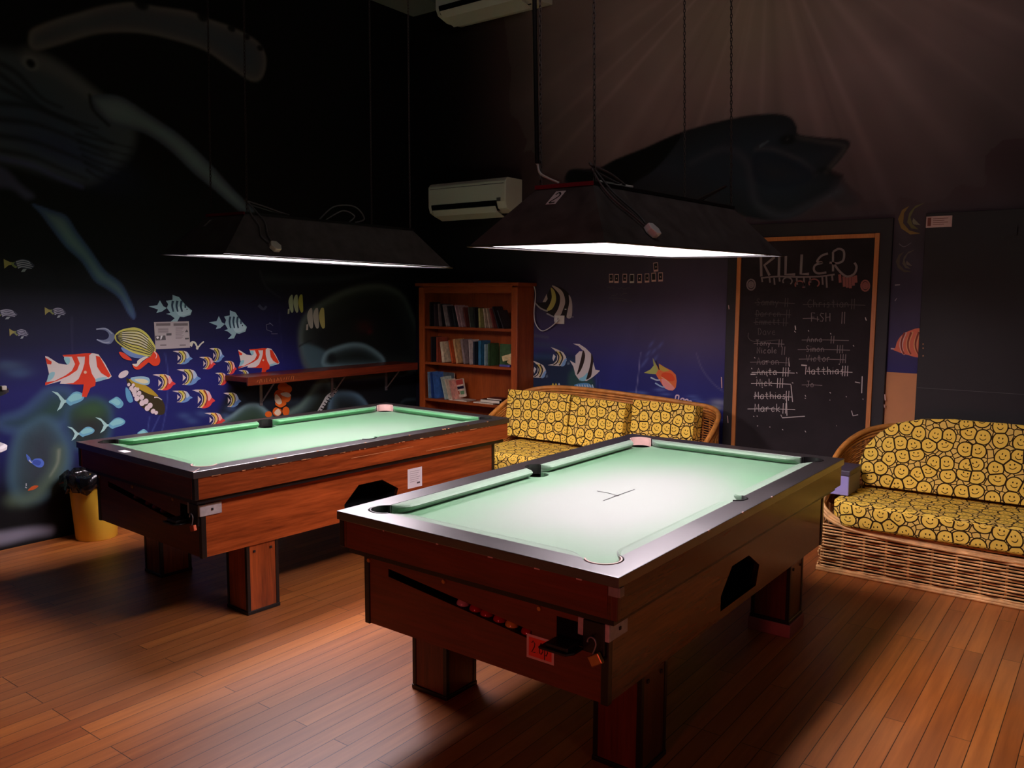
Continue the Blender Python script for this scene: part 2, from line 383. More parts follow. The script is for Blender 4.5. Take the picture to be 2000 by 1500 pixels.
def smooth_closed(pts, n=5):
    out = []; N = len(pts)
    for i in range(N):
        p0, p1, p2, p3 = [np.array(pts[(i+k-1) % N], float) for k in range(4)]
        for j in range(n):
            t = j/n
            out.append(tuple(.5*((2*p1)+(-p0+p2)*t+(2*p0-5*p1+4*p2-p3)*t*t+(-p0+3*p1-3*p2+p3)*t**3)))
    return out
def smooth_open(pts, n=5):
    pts = [np.array(p, float) for p in pts]; out = []; N = len(pts)
    for i in range(N-1):
        p0, p1, p2, p3 = pts[max(i-1, 0)], pts[i], pts[i+1], pts[min(i+2, N-1)]
        for j in range(n):
            t = j/n
            out.append(tuple(.5*((2*p1)+(-p0+p2)*t+(2*p0-5*p1+4*p2-p3)*t*t+(-p0+3*p1-3*p2+p3)*t**3)))
    out.append(tuple(pts[-1])); return out

# ------------------------------------------------------------------ wall painting: a fine grid of wall faces, each vertex painted
def L_uv(px, py): p = onx(px, py, XL); return (p.y, p.z)
def B_uv(px, py): p = ony(px, py, YB); return (p.x, p.z)
class Canvas:
    def __init__(s, u0, u1, v0, v1, res, fn):
        s.nu = int((u1-u0)/res)+1; s.nv = int((v1-v0)/res)+1
        s.u = np.linspace(u0, u1, s.nu); s.v = np.linspace(v0, v1, s.nv)
        s.U, s.V = np.meshgrid(s.u, s.v); s.col = np.zeros((s.nv, s.nu, 3)); s.fn = fn
        s.rng = np.random.RandomState(3)
    def win(s, P, pad):
        i0, i1 = np.searchsorted(s.u, [P[:, 0].min()-pad, P[:, 0].max()+pad]); j0, j1 = np.searchsorted(s.v, [P[:, 1].min()-pad, P[:, 1].max()+pad])
        return slice(max(j0-1, 0), j1+1), slice(max(i0-1, 0), i1+1)
    def blend(s, w_, a, c):
        a = a[..., None]; s.col[w_] = s.col[w_]*(1-a)+np.array(c)*a
    def sdf(s, P, w_):
        U, V = s.U[w_], s.V[w_]; d = np.full(U.shape, 1e9); ins = np.zeros(U.shape, bool); n = len(P)
        for i in range(n):
            a, b = P[i], P[(i+1) % n]; e = b-a; L2 = max(e@e, 1e-12)
            t = np.clip(((U-a[0])*e[0]+(V-a[1])*e[1])/L2, 0, 1)
            d = np.minimum(d, (U-a[0]-t*e[0])**2+(V-a[1]-t*e[1])**2)
            c1 = (a[1] > V) != (b[1] > V)
            with np.errstate(divide='ignore', invalid='ignore'):
                xi = a[0]+(V-a[1])*e[0]/(e[1] if abs(e[1]) > 1e-12 else 1e-12)
            ins ^= c1 & (U < xi)
        d = np.sqrt(d); return np.where(ins, -d, d)
    def fill(s, pts, c, soft=.015, alpha=1, rim=None, rimw=.05, inner=None, innerw=.2, smooth=True):
        """rim: lighter painted edge; inner: colour deep inside"""
        if smooth: pts = smooth_closed(pts, 4)
        P = np.array([s.fn(*p) for p in pts]); w_ = s.win(P, soft+.05); d = s.sdf(P, w_)
        a = np.clip(.5-d/soft, 0, 1); a = a*a*(3-2*a)*alpha
        col = np.broadcast_to(np.array(c, float), d.shape+(3,)).copy()
        if inner is not None:
            k = np.clip(-d/innerw, 0, 1)[..., None]; col = col*(1-k)+np.array(inner)*k
        if rim is not None:
            k = np.exp(-((-d)/rimw)**2)[..., None]; col = col*(1-k)+np.array(rim)*k
        s.col[w_] = s.col[w_]*(1-a[..., None])+col*a[..., None]
    def stroke(s, pts, w0, w1, c, soft=.01, alpha=1, smooth=True):
        if smooth: pts = smooth_open(pts, 6)
        P = np.array([s.fn(*p) for p in pts]); w_ = s.win(P, max(w0, w1)+soft+.02); U, V = s.U[w_], s.V[w_]; A = np.zeros(U.shape); n = len(P)
        for i in range(n-1):
            a, b = P[i], P[i+1]; e = b-a; L2 = max(e@e, 1e-12)
            t = np.clip(((U-a[0])*e[0]+(V-a[1])*e[1])/L2, 0, 1); d = np.sqrt((U-a[0]-t*e[0])**2+(V-a[1]-t*e[1])**2)
            wd = w0+(w1-w0)*((i+t)/(n-1)); A = np.maximum(A, np.clip((wd/2+soft-d)/(2*soft) if soft else 0, 0, 1))
        A = A*A*(3-2*A)*alpha; s.blend(w_, A, c)
    def blob(s, px, py, ru, rv, c, alpha=1, ang=0, p=2):
        u, v = s.fn(px, py); du, dv = s.U-u, s.V-v; ca, sa = math.cos(ang), math.sin(ang)
        x = (du*ca+dv*sa)/ru; y = (-du*sa+dv*ca)/rv; a = np.exp(-(x*x+y*y)**(p/2))*alpha
        s.blend((slice(None), slice(None)), a, c)
    def build(s, name, place, flip):
        """place(U,V)->xyz arrays"""
        co = np.stack(place(s.U, s.V), -1).reshape(-1, 3).astype(np.float32)
        idx = np.arange(s.nu*s.nv).reshape(s.nv, s.nu)
        q = np.stack([idx[:-1, :-1], idx[:-1, 1:], idx[1:, 1:], idx[1:, :-1]], -1).reshape(-1, 4)
        if flip: q = q[:, ::-1]
        me = bpy.data.meshes.new(name); me.vertices.add(len(co)); me.vertices.foreach_set('co', co.ravel())
        me.loops.add(q.size); me.loops.foreach_set('vertex_index', q.ravel().astype(np.int32))
        me.polygons.add(len(q)); me.polygons.foreach_set('loop_start', np.arange(0, q.size, 4, dtype=np.int32)); me.polygons.foreach_set('loop_total', np.full(len(q), 4, dtype=np.int32))
        me.update(calc_edges=True)
        a = me.color_attributes.new('paint', 'FLOAT_COLOR', 'POINT')
        arr = np.ones((len(co), 4), dtype=np.float32); arr[:, :3] = np.clip(s.col, 0, 1).reshape(-1, 3); a.data.foreach_set('color', arr.ravel())
        me.materials.append(MT['paint'])
        o = bpy.data.objects.new(name, me); C.objects.link(o); return o

def grad_rows(cv, stops):
    zs = [z for z, c in stops]
    for k in range(3):
        cv.col[:, :, k] = np.interp(cv.V, zs, [c[k] for z, c in stops])

# ---- left wall
cl = Canvas(.6, YB, 0, ZC, .010, L_uv)
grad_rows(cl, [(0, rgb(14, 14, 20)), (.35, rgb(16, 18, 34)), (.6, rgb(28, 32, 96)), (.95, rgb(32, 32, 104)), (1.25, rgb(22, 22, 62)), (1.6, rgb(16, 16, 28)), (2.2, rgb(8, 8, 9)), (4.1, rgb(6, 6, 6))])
# darker towards the corner
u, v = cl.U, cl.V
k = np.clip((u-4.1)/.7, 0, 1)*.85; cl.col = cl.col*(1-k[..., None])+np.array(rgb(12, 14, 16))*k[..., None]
# whale belly, head and grooves
cl.fill([(-220, 90), (-60, 92), (30, 100), (90, 112), (150, 150), (200, 190), (260, 245), (255, 300), (210, 340), (160, 358), (60, 330), (-60, 300), (-240, 280)], rgb(86, 98, 104), .10, .9, inner=rgb(66, 84, 104), innerw=.4)
cl.blob(130, 300, .35, .12, rgb(44, 54, 104), .6, -.3)
for i, (a, b_, c_, d_) in enumerate([((-20, 130), (40, 175), (90, 215), (150, 240)), ((-20, 160), (40, 190), (110, 225), (190, 250)), ((-20, 200), (60, 208), (140, 240), (220, 280)),
                                    ((-20, 232), (60, 240), (130, 264), (210, 300)), ((-20, 262), (60, 275), (130, 300), (200, 330)), ((-20, 290), (60, 305), (120, 330), (170, 350)), ((-30, 110), (30, 140), (80, 190), (120, 210))]):
    cl.stroke([a, b_, c_, d_], .035, .012, rgb(26, 32, 40), .02, .8)
cl.stroke([(-20, 305), (60, 322), (110, 345), (160, 365)], .03, .02, rgb(84, 90, 140), .02, .7)
for q in range(6): cl.stroke([(150+q*4, 262+q*14), (200, 275+q*15), (262, 290+q*16)], .02, .006, rgb(16, 18, 26), .015, .7)
cl.stroke([(60, 112), (120, 140), (180, 185), (235, 225)], .10, .05, rgb(116, 122, 122), .05, .55)
# upper flipper (top of picture)
cl.fill([(56, 72), (64, 56), (110, 38), (150, 26), (200, 12), (262, 4), (300, 12), (370, 22), (410, 38), (450, 52), (490, 72), (512, 92), (520, 120), (512, 152), (490, 158), (450, 132), (400, 98), (340, 78), (270, 64), (190, 66), (120, 86), (75, 98), (58, 90)],
        rgb(92, 96, 98), .03, .95, rim=rgb(120, 122, 118), rimw=.03, inner=rgb(78, 92, 102), innerw=.14)
for x, y, r in ((276, 8, .055), (396, 34, .045), (452, 56, .035), (482, 72, .03), (508, 94, .03)):
    cl.blob(x, y, r, r*.7, rgb(14, 14, 14), .95, 0, 6)
# eye
cl.blob(60, 123, .052, .044, rgb(120, 128, 128), .95, 0, 6); cl.blob(60, 124, .028, .028, rgb(5, 5, 5), 1, 0, 6)
# long flipper reaching right
cl.fill([(178, 188), (205, 184), (240, 190), (290, 222), (350, 262), (400, 308), (440, 352), (478, 392), (498, 412), (478, 418), (452, 400), (420, 372), (380, 340), (330, 292), (285, 262), (250, 252), (212, 240), (185, 212)],
        rgb(100, 120, 130), .02, .95, rim=rgb(76, 88, 104), rimw=.03, inner=rgb(122, 148, 152), innerw=.10)
cl.stroke([(175, 186), (182, 214), (212, 244)], .02, .02, rgb(8, 10, 14), .012, .9)
# chin tuft and near flipper reaching down
cl.fill([(-30, 320), (10, 330), (40, 360), (66, 382), (50, 388), (20, 368), (-30, 360)], rgb(88, 92, 124), .05, .7)
cl.fill([(62, 398), (100, 410), (130, 422), (150, 452), (178, 490), (205, 528), (236, 552), (252, 580), (264, 610), (262, 624), (250, 612), (232, 582), (205, 562), (184, 548), (160, 512), (128, 482), (100, 446), (78, 416)],
        rgb(74, 104, 132), .012, 1, rim=rgb(64, 86, 128), rimw=.025, inner=rgb(116, 142, 142), innerw=.07)
# faint ghost strokes near the lamp and table corner
cl.stroke([(520, 545), (600, 548), (700, 540), (760, 520)], .05, .02, rgb(52, 58, 60), .04, .45)
cl.stroke([(508, 530), (520, 560), (548, 582)], .02, .01, rgb(60, 64, 70), .01, .4)
cl.stroke([(790, 352), (805, 345), (818, 358), (808, 374), (795, 370), (790, 356)], .012, .012, rgb(60, 62, 60), .01, .4)
# reef boulders, soft edged
cl.fill([(585, 650), (598, 615), (640, 585), (700, 560), (760, 560), (800, 600), (820, 720), (640, 740), (600, 720), (588, 690)], rgb(44, 52, 46), .10, .9, rim=rgb(92, 104, 92), rimw=.035, inner=rgb(18, 22, 18), innerw=.22)
cl.fill([(588, 680), (608, 720), (640, 722), (640, 690), (600, 672)], rgb(80, 110, 118), .05, .55)
cl.stroke([(585, 676), (600, 668), (625, 658), (640, 655)], .014, .006, rgb(20, 24, 26), .008, .9)
cl.fill([(630, 714), (634, 690), (656, 678), (690, 670), (720, 676), (750, 700), (740, 716), (660, 720)], rgb(50, 66, 66), .04, .9, rim=rgb(112, 142, 146), rimw=.035, inner=rgb(22, 28, 24), innerw=.12)
cl.blob(648, 700, .05, .05, rgb(16, 20, 22), .9, 0, 4)
cl.blob(712, 637, .09, .05, rgb(66, 18, 22), .55, 0, 2); cl.blob(722, 648, .03, .02, rgb(96, 26, 30), .6)
cl.fill([(440, 770), (470, 752), (560, 748), (700, 748), (820, 745), (820, 900), (440, 900)], rgb(16, 20, 22), .08, .92)
cl.stroke([(470, 778), (520, 782), (580, 784)], .06, .04, rgb(46, 62, 72), .05, .6)
cl.fill([(430, 830), (455, 808), (480, 790), (502, 788), (520, 800), (534, 822), (530, 900), (430, 900)], rgb(56, 82, 74), .03, .95, rim=rgb(116, 146, 150), rimw=.03, inner=rgb(48, 70, 52), innerw=.12)
cl.fill([(555, 810), (585, 790), (605, 765), (620, 745), (640, 740), (660, 770), (650, 830), (560, 840)], rgb(62, 84, 88), .06, .85, rim=rgb(104, 132, 122), rimw=.05, inner=rgb(30, 38, 30), innerw=.13)
cl.fill([(640, 800), (648, 770), (670, 762), (700, 770), (722, 800), (720, 850), (640, 850)], rgb(52, 74, 84), .04, .9, rim=rgb(92, 124, 142), rimw=.04, inner=rgb(30, 38, 40), innerw=.12)
cl.stroke([(775, 800), (790, 782), (812, 780)], .02, .02, rgb(60, 74, 80), .02, .6)
# big soft coral heads at far left
cl.fill([(0, 815), (40, 800), (70, 775), (90, 758), (120, 754), (140, 762), (150, 790), (130, 830), (60, 850), (0, 840)], rgb(44, 70, 96), .07, .9, rim=rgb(62, 92, 128), rimw=.05, inner=rgb(44, 78, 58), innerw=.14)
cl.fill([(130, 800), (160, 780), (190, 775), (215, 795), (222, 830), (205, 870), (150, 880), (128, 840)], rgb(38, 64, 56), .06, .92, rim=rgb(48, 78, 104), rimw=.035, inner=rgb(44, 42, 34), innerw=.15)
cl.blob(180, 800, .12, .06, rgb(62, 104, 56), .6)
cl.fill([(18, 900), (30, 850), (60, 822), (90, 812), (120, 835), (140, 880), (130, 930), (90, 975), (40, 985), (18, 950)], rgb(58, 84, 88), .08, .92, rim=rgb(70, 104, 122), rimw=.05, inner=rgb(56, 66, 72), innerw=.16)
cl.stroke([(115, 880), (112, 910), (92, 945), (60, 975), (28, 980)], .06, .10, rgb(92, 112, 88), .05, .7)
cl.stroke([(115, 880), (112, 905), (98, 930)], .02, .01, rgb(140, 150, 130), .01, .6)
cl.fill([(-60, 985), (40, 990), (90, 985), (150, 960), (200, 940), (260, 1000), (200, 1060), (-60, 1070)], rgb(10, 11, 13), .10, .92)
cl.stroke([(-60, 1062), (10, 1050), (60, 1040), (98, 1036)], .09, .05, rgb(150, 150, 168), .03, .75)
for x, y in ((150, 720), (15, 712), (35, 728), (360, 812), (375, 822), (395, 808), (440, 812), (452, 798)):
    cl.blob(x, y, .05, .022, rgb(70, 96, 140), .5, -.2)
cl.blob(18, 715, .09, .03, rgb(66, 86, 112), .7); cl.blob(40, 728, .07, .03, rgb(60, 84, 120), .7)
cl.stroke([(322, 690), (328, 730), (326, 790), (316, 845)], .006, .006, rgb(80, 96, 160), .006, .5)
cl.stroke([(292, 815), (288, 845)], .006, .006, rgb(80, 96, 160), .006, .6); cl.stroke([(312, 812), (296, 845)], .006, .006, rgb(80, 96, 160), .006, .6)
cl.stroke([(140, 620), (142, 690)], .01, .006, rgb(60, 60, 90), .006, .5)
cl.stroke([(545, 610), (552, 700)], .005, .005, rgb(50, 54, 90), .005, .5)
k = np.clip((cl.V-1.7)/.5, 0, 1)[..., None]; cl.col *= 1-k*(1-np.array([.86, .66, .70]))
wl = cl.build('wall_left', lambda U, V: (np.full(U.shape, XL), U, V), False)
struct(wl)

# ---- back wall
cb = Canvas(XL, 1.6, 0, ZC, .011, B_uv)
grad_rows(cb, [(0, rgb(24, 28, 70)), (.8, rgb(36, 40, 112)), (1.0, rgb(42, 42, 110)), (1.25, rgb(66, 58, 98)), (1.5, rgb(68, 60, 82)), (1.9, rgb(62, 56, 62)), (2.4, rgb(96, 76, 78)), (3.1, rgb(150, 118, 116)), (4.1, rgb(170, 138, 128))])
U, V = cb.U, cb.V
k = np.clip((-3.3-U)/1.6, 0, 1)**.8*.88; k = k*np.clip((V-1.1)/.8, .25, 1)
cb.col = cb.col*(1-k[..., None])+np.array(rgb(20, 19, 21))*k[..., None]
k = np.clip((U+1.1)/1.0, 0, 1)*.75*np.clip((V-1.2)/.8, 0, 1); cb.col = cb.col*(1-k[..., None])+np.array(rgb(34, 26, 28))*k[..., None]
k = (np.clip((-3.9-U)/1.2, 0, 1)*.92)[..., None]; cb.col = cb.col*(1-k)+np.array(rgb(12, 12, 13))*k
# painted sunbeams fanning from the top
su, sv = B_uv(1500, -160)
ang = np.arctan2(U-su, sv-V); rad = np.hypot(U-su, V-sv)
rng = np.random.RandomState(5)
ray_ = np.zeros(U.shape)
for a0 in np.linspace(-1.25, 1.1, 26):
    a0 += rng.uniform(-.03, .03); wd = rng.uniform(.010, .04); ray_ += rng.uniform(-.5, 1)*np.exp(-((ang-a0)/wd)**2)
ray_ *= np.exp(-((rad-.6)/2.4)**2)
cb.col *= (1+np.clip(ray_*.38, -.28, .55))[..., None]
n1 = rng.rand(24, 40); yy = np.linspace(0, 23, cb.nv); xx = np.linspace(0, 39, cb.nu)
yi, xi = np.minimum(yy.astype(int), 22), np.minimum(xx.astype(int), 38); fy, fx = (yy-yi)[:, None], (xx-xi)[None, :]
nz = n1[yi][:, xi]*(1-fy)*(1-fx)+n1[yi+1][:, xi]*fy*(1-fx)+n1[yi][:, xi+1]*(1-fy)*fx+n1[yi+1][:, xi+1]*fy*fx
cb.col *= (.9+.2*nz)[..., None]
cb.blob(1360, 620, .40, .34, rgb(96, 84, 112), .6); cb.blob(1450, 40, .5, .4, rgb(184, 160, 130), .35)
# the big fish over the lamp
cb.fill([(1112, 332), (1150, 330), (1170, 328), (1200, 312), (1260, 288), (1330, 258), (1400, 238), (1460, 226), (1510, 222), (1542, 228), (1556, 246), (1560, 262), (1600, 268), (1650, 272), (1660, 282), (1650, 300), (1636, 318), (1622, 336), (1640, 350), (1630, 372), (1600, 392), (1560, 420), (1510, 430), (1460, 424), (1420, 410), (1360, 400), (1280, 385), (1180, 372), (1108, 362)],
        rgb(36, 40, 44), .02, 1, inner=rgb(46, 58, 70), innerw=.22)
cb.fill([(1118, 332), (1162, 336), (1200, 314), (1262, 290), (1330, 262), (1290, 320), (1250, 350), (1210, 366), (1112, 356)], rgb(5, 5, 6), .02, 1)
cb.fill([(1640, 345), (1655, 360), (1680, 395), (1640, 400), (1620, 372)], rgb(58, 60, 66), .05, .6)
cb.stroke([(1350, 318), (1400, 294), (1430, 294), (1460, 320), (1468, 360), (1480, 400), (1530, 422), (1580, 402), (1640, 372)], .03, .05, rgb(76, 80, 90), .035, .75)
cb.stroke([(1476, 292), (1510, 292), (1560, 312), (1592, 338)], .02, .03, rgb(84, 88, 94), .02, .7)
cb.fill([(1478, 298), (1520, 302), (1570, 322), (1590, 336), (1560, 362), (1500, 366), (1470, 340)], rgb(30, 40, 60), .05, .7, inner=rgb(58, 62, 62), innerw=.2)
cb.stroke([(1555, 268), (1600, 276), (1640, 282), (1650, 290), (1628, 318), (1616, 334)], .012, .03, rgb(96, 98, 92), .02, .6)
cb.stroke([(1592, 338), (1610, 330), (1622, 336), (1640, 345)], .02, .03, rgb(14, 16, 18), .02, .8)
cb.blob(1538, 273, .06, .035, rgb(8, 8, 9), .95, 0, 4); cb.blob(1538, 272, .01, .01, rgb(70, 70, 70), .8)
cb.stroke([(1485, 285), (1500, 276)], .02, .01, rgb(100, 104, 110), .01, .6)
# ghostly reef and shoal, low
cb.fill([(1040, 700), (1090, 690), (1140, 700), (1160, 740), (1165, 800), (1040, 800)], rgb(26, 42, 56), .10, .85)
cb.fill([(1110, 735), (1130, 715), (1150, 725), (1160, 760), (1120, 780)], rgb(44, 80, 74), .06, .8)
cb.stroke([(1042, 672), (1080, 676), (1110, 684)], .05, .02, rgb(56, 70, 92), .03, .6); cb.stroke([(1042, 655), (1070, 659)], .02, .02, rgb(90, 92, 98), .015, .5)
cb.stroke([(1042, 695), (1100, 700), (1130, 712)], .04, .02, rgb(44, 74, 110), .03, .6)
for x, y in ((1272, 672), (1290, 674), (1266, 690), (1277, 686), (1262, 704), (1280, 700), (1256, 712)): cb.blob(x, y, .030, .010, rgb(92, 104, 164), .6, .9)
for x, y in ((1250, 766), (1268, 777), (1290, 762), (1300, 770), (1352, 774), (1358, 780), (1255, 768), (1232, 767), (1290, 760), (1404, 820), (1368, 785)): cb.blob(x, y, .045, .009, rgb(92, 110, 172), .6, .05)
cb.blob(1404, 786, .06, .022, rgb(150, 152, 168), .7); cb.blob(1394, 796, .055, .016, rgb(170, 172, 150), .75); cb.blob(1368, 800, .04, .01, rgb(120, 130, 170), .5)
cb.stroke([(1251, 688), (1247, 730), (1241, 776)], .006, .006, rgb(150, 150, 190), .005, .6); cb.stroke([(1240, 777), (1241, 782)], .016, .016, rgb(160, 170, 200), .005, .8)
cb.stroke([(1360, 690), (1372, 722), (1394, 750), (1412, 764)], .007, .007, rgb(112, 108, 140), .006, .6)
for x in (1164, 1170): cb.stroke([(x, 730), (x+2, 775)], .005, .005, rgb(70, 84, 140), .005, .5)
cb.stroke([(1175, 605), (1150, 650), (1120, 680)], .006, .006, rgb(70, 66, 90), .006, .5)
for x in (1068, 1110, 1139): cb.blob(x, 735 if x != 1110 else 710, .010, .010, rgb(130, 150, 160), .7, 0, 4)
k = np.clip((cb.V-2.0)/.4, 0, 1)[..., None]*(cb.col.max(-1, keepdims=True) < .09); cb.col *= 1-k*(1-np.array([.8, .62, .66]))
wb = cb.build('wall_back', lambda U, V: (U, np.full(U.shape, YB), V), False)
struct(wb)

# floor, ceiling
fl = MB().box(XL-.1, 3.4, -2.6, YB+.1, -.05, 0).build('floor', MT['floor']); struct(fl)
ce = MB().box(XL-.1, 3.4, -2.6, YB+.1, ZC, ZC+.05).build('ceiling', MT['ceiling']); struct(ce)
for x in (-5.03, -4.4): ce_s = MB().box(x-.012, x+.012, .5, YB, ZC-.006, ZC-.0005).build('ceiling_batten', MT['ceiling'], ce)

# ------------------------------------------------------------------ crisp painted figures: children of the walls
class Paint:
    def __init__(s, wall): s.w = wall; s.mb = MB(); s.k = 0
    def pos(s, a, c, d):
        return (XL+d, a, c) if s.w == 'L' else (a, YB-d, c)
    def uv(s, p): return L_uv(*p) if s.w == 'L' else B_uv(*p)
    def poly(s, pts, col, smooth=False, n=4):
        if smooth: pts = smooth_closed(pts, n)
        q = [s.uv(p) for p in pts]; s.mb.col = rgb(*col); s.k += 1; d = .0008+.0003*s.k
        s.mb.prism([q], s.pos, None, d, sides=False); return s
    def line(s, pts, w0, w1, col, smooth=True, n=5):
        """w0, w1 are widths in reference pixels"""
        if smooth and len(pts) > 2: pts = smooth_open(pts, n)
        s.mb.col = rgb(*col); s.k += 1; d = .0008+.0003*s.k; N = len(pts); A = []; B = []
        for i, p in enumerate(pts):
            a = pts[max(i-1, 0)]; b = pts[min(i+1, N-1)]; tx, ty = b[0]-a[0], b[1]-a[1]; l = math.hypot(tx, ty) or 1
            w_ = (w0+(w1-w0)*i/(N-1))/2; nx, ny = -ty/l*w_, tx/l*w_
            A.append(s.pos(*s.uv((p[0]+nx, p[1]+ny)), d)); B.append(s.pos(*s.uv((p[0]-nx, p[1]-ny)), d))
        s.mb.add(A+B, [(i, i+1, N+i+1, N+i) for i in range(N-1)]); return s
    def disc(s, x, y, rx, ry, col, ang=0, n=14):
        ca, sa = math.cos(ang), math.sin(ang)
        return s.poly([(x+rx*math.cos(t)*ca-ry*math.sin(t)*sa, y+rx*math.cos(t)*sa+ry*math.sin(t)*ca) for t in [2*PI*i/n for i in range(n)]], col)
    def build(s, name, label=None):
        o = s.mb.build(name, MT['paint'], wl if s.w == 'L' else wb, fixn=False, label=label); return o
W_ = (214, 200, 196)
def tmap(x0, y0, x1, y1):
    return lambda P: [(x0+(x1-x0)*a, y0+(y1-y0)*b) for a, b in P]
def bannerfish(wall, box, tint, name='painted_fish'):
    t = tmap(*box); p = Paint(wall); h = abs(box[3]-box[1]); s_ = h/32
    p.poly(t([(0, .03), (.16, .0), (.35, .0), (.55, .0), (.70, .08), (.80, .26), (.86, .44), (1, .60), (.88, .70), (.78, .88), (.60, 1), (.42, 1), (.22, .97), (.34, .86), (.42, .68), (.44, .48), (.40, .30), (.30, .16), (.14, .09)]), W_, False)
    blue = tint == 'b'
    p.poly(t([(.62, .62), (.80, .42), (.87, .46), (1, .60), (.88, .70), (.78, .88), (.60, 1), (.42, 1), (.50, .88)]), (110, 150, 200) if blue else (226, 66, 60), True)
    p.poly(t([(.72, .10), (.80, .26), (.84, .42), (.72, .62), (.68, .36)]), (176, 196, 216) if blue else (238, 170, 164), True)
    p.poly(t([(.30, .03), (.46, .02), (.58, .26), (.60, .55), (.50, .86), (.36, .97), (.47, .72), (.50, .5), (.45, .25)]), (214, 202, 92) if blue else (236, 196, 92), True)
    p.line(t([(.30, .10), (.44, .26), (.50, .5), (.44, .78), (.30, .95)]), 2.2*s_, 1.6*s_, (58, 48, 30))
    p.line(t([(.50, .02), (.62, .26), (.65, .52), (.56, .86)]), 3.0*s_, 2.0*s_, (112, 92, 44) if blue else (150, 60, 40))
    p.poly(t([(.24, .32), (.38, .53), (.24, .76), (.25, .54)]), W_)
    return p.build(name, 'small striped butterfly fish painted on the blue wall, '+('blue bellied' if blue else 'red bellied'))
for bx, tn in (((337, 685, 376, 711), 'b'), ((389, 697, 421, 721), 'r'), ((409, 680, 438, 707), 'b'), ((438, 705, 462, 731), 'r'), ((345, 721, 392, 752), 'b'), ((298, 731, 343, 762), 'r'),
               ((420, 728, 446, 752), 'r'), ((336, 763, 376, 786), 'b'), ((375, 761, 420, 797), 'r'), ((436, 767, 471, 795), 'b'), ((399, 806, 440, 832), 'r'), ((466, 723, 490, 741), 'b')):
    bannerfish('L', bx, tn)

def tang(box, tail=True):
    t = tmap(*box); p = Paint('L')
    if tail:
        p.poly(t([(0, 0), (.18, .06), (.32, .3), (.4, .44), (.52, .42), (.5, .56), (.4, .58), (.3, .84), (.16, 1), (.24, .72), (.28, .5), (.2, .24)]), (178, 220, 214), False)
        b = [(.44, .5), (.56, .22), (.7, .04), (.86, .04), (1, .22), (.98, .4), (.86, .54), (.66, .66), (.56, .72)]
    else: b = [(0, .45), (.3, .15), (.55, 0), (.8, .2), (1, .6), (.85, .95), (.6, 1), (.3, .7)]
    p.poly(t(b), (112, 176, 200), True)
    p.poly(t([(a*.82+.13, c*.6+.1) for a, c in b]) if tail else t([(a*.7+.1, c*.6+.15) for a, c in b]), (142, 206, 208), True)
    return p.build('painted_fish', 'pale turquoise fish with crescent tail' if tail else 'pale turquoise fish')
tang((101, 764, 164, 803)); tang((186, 815, 244, 846)); tang((131, 833, 184, 861)); tang((212, 775, 241, 797), False); tang((268, 838, 291, 856), False)
p = Paint('L'); p.poly([(51, 887), (58, 893), (62, 900), (68, 896), (80, 896), (86, 904), (82, 912), (72, 912), (62, 905), (54, 899)], (84, 116, 206), True).poly([(63, 901), (72, 898), (80, 902), (76, 909), (66, 906)], (64, 88, 176), True)
p.line([(57, 898), (60, 903), (63, 902)], 2, 1, (226, 228, 220)); p.build('painted_fish', 'little royal blue fish')
for q in (((50, 945), (50, 952)),): p = Paint('L'); p.line([(51, 944), (51, 949)], 2, 2, (190, 196, 200), False).line([(49, 951), (52, 953)], 2, 2, (190, 196, 200), False).poly([(54, 958), (64, 949), (75, 949), (66, 956)], (206, 92, 40), True).build('painted_starfish')
def sergeant(box, cut=0):
    t = tmap(*box); p = Paint('L'); s_ = (box[2]-box[0])/50
    p.poly(t([(0, 0), (.2, .26), (.34, .3), (.3, .5), (.16, .55), (.02, .85)]), (176, 162, 92)).poly(t([(.25, .35), (.4, .25), (.45, .5), (.4, .8), (.28, .6)]), (140, 150, 90), True)
    p.poly(t([(.34, .35), (.5, .05), (.7, .02), (.88, .25), (1, .6), (.9, .85), (.7, .88), (.5, .7), (.36, .55)]), (60, 62, 84), True)
    for k in range(4):
        y = .16+.18*k; p.line(t([(.40+.02*k, y+.1), (.6, y-.04), (.8, y+.06), (.96-.05*abs(k-2), y+.22-.03*k)]), 2.4*s_, 1.2*s_, (178, 176, 196))
    p.poly(t([(.62, .9), (.75, .86), (.68, 1.12), (.56, 1.15)]), (170, 178, 184)); return p.build('painted_fish', 'small grey striped fish with a yellow tail')
sergeant((7, 506, 67, 528)); sergeant((-22, 603, 34, 621)); sergeant((87, 600, 129, 618)); sergeant((18, 642, 56, 659))

def spiky(box):
    t = tmap(*box); p = Paint('L'); c = (150, 182, 190); s_ = (box[2]-box[0])/80
    p.poly(t([(0, .42), (.2, .38), (.26, .2), (.34, .42), (.42, .48), (.3, .62), (.18, .66), (.22, .54)]), c, False)
    p.poly(t([(.42, .48), (.45, .34), (.40, .22), (.55, .18), (.55, 0), (.7, .08), (.78, .25), (.88, .42), (1, .58), (.96, .74), (.8, .82), (.72, .8), (.66, .98), (.5, 1), (.6, .86), (.5, .74), (.4, .7), (.5, .66)]), c, False)
    p.poly(t([(.62, .5), (.8, .42), (.97, .6), (.9, .72), (.7, .76)]), (176, 204, 208), True)
    for x in (.54, .64, .74): p.line(t([(x+.02, .22), (x, .4), (x+.03, .62)]), 4.5*s_, 3*s_, (44, 66, 84))
    p.line(t([(.84, .34), (.84, .48)]), 3*s_, 3*s_, (44, 66, 84), False); p.disc(*t([(.88, .53)])[0], 1.2, 1.4, (20, 20, 24))
    return p.build('painted_fish', 'pale blue spiky angelfish')
spiky((290, 576, 375, 629)); spiky((408, 606, 482, 662))

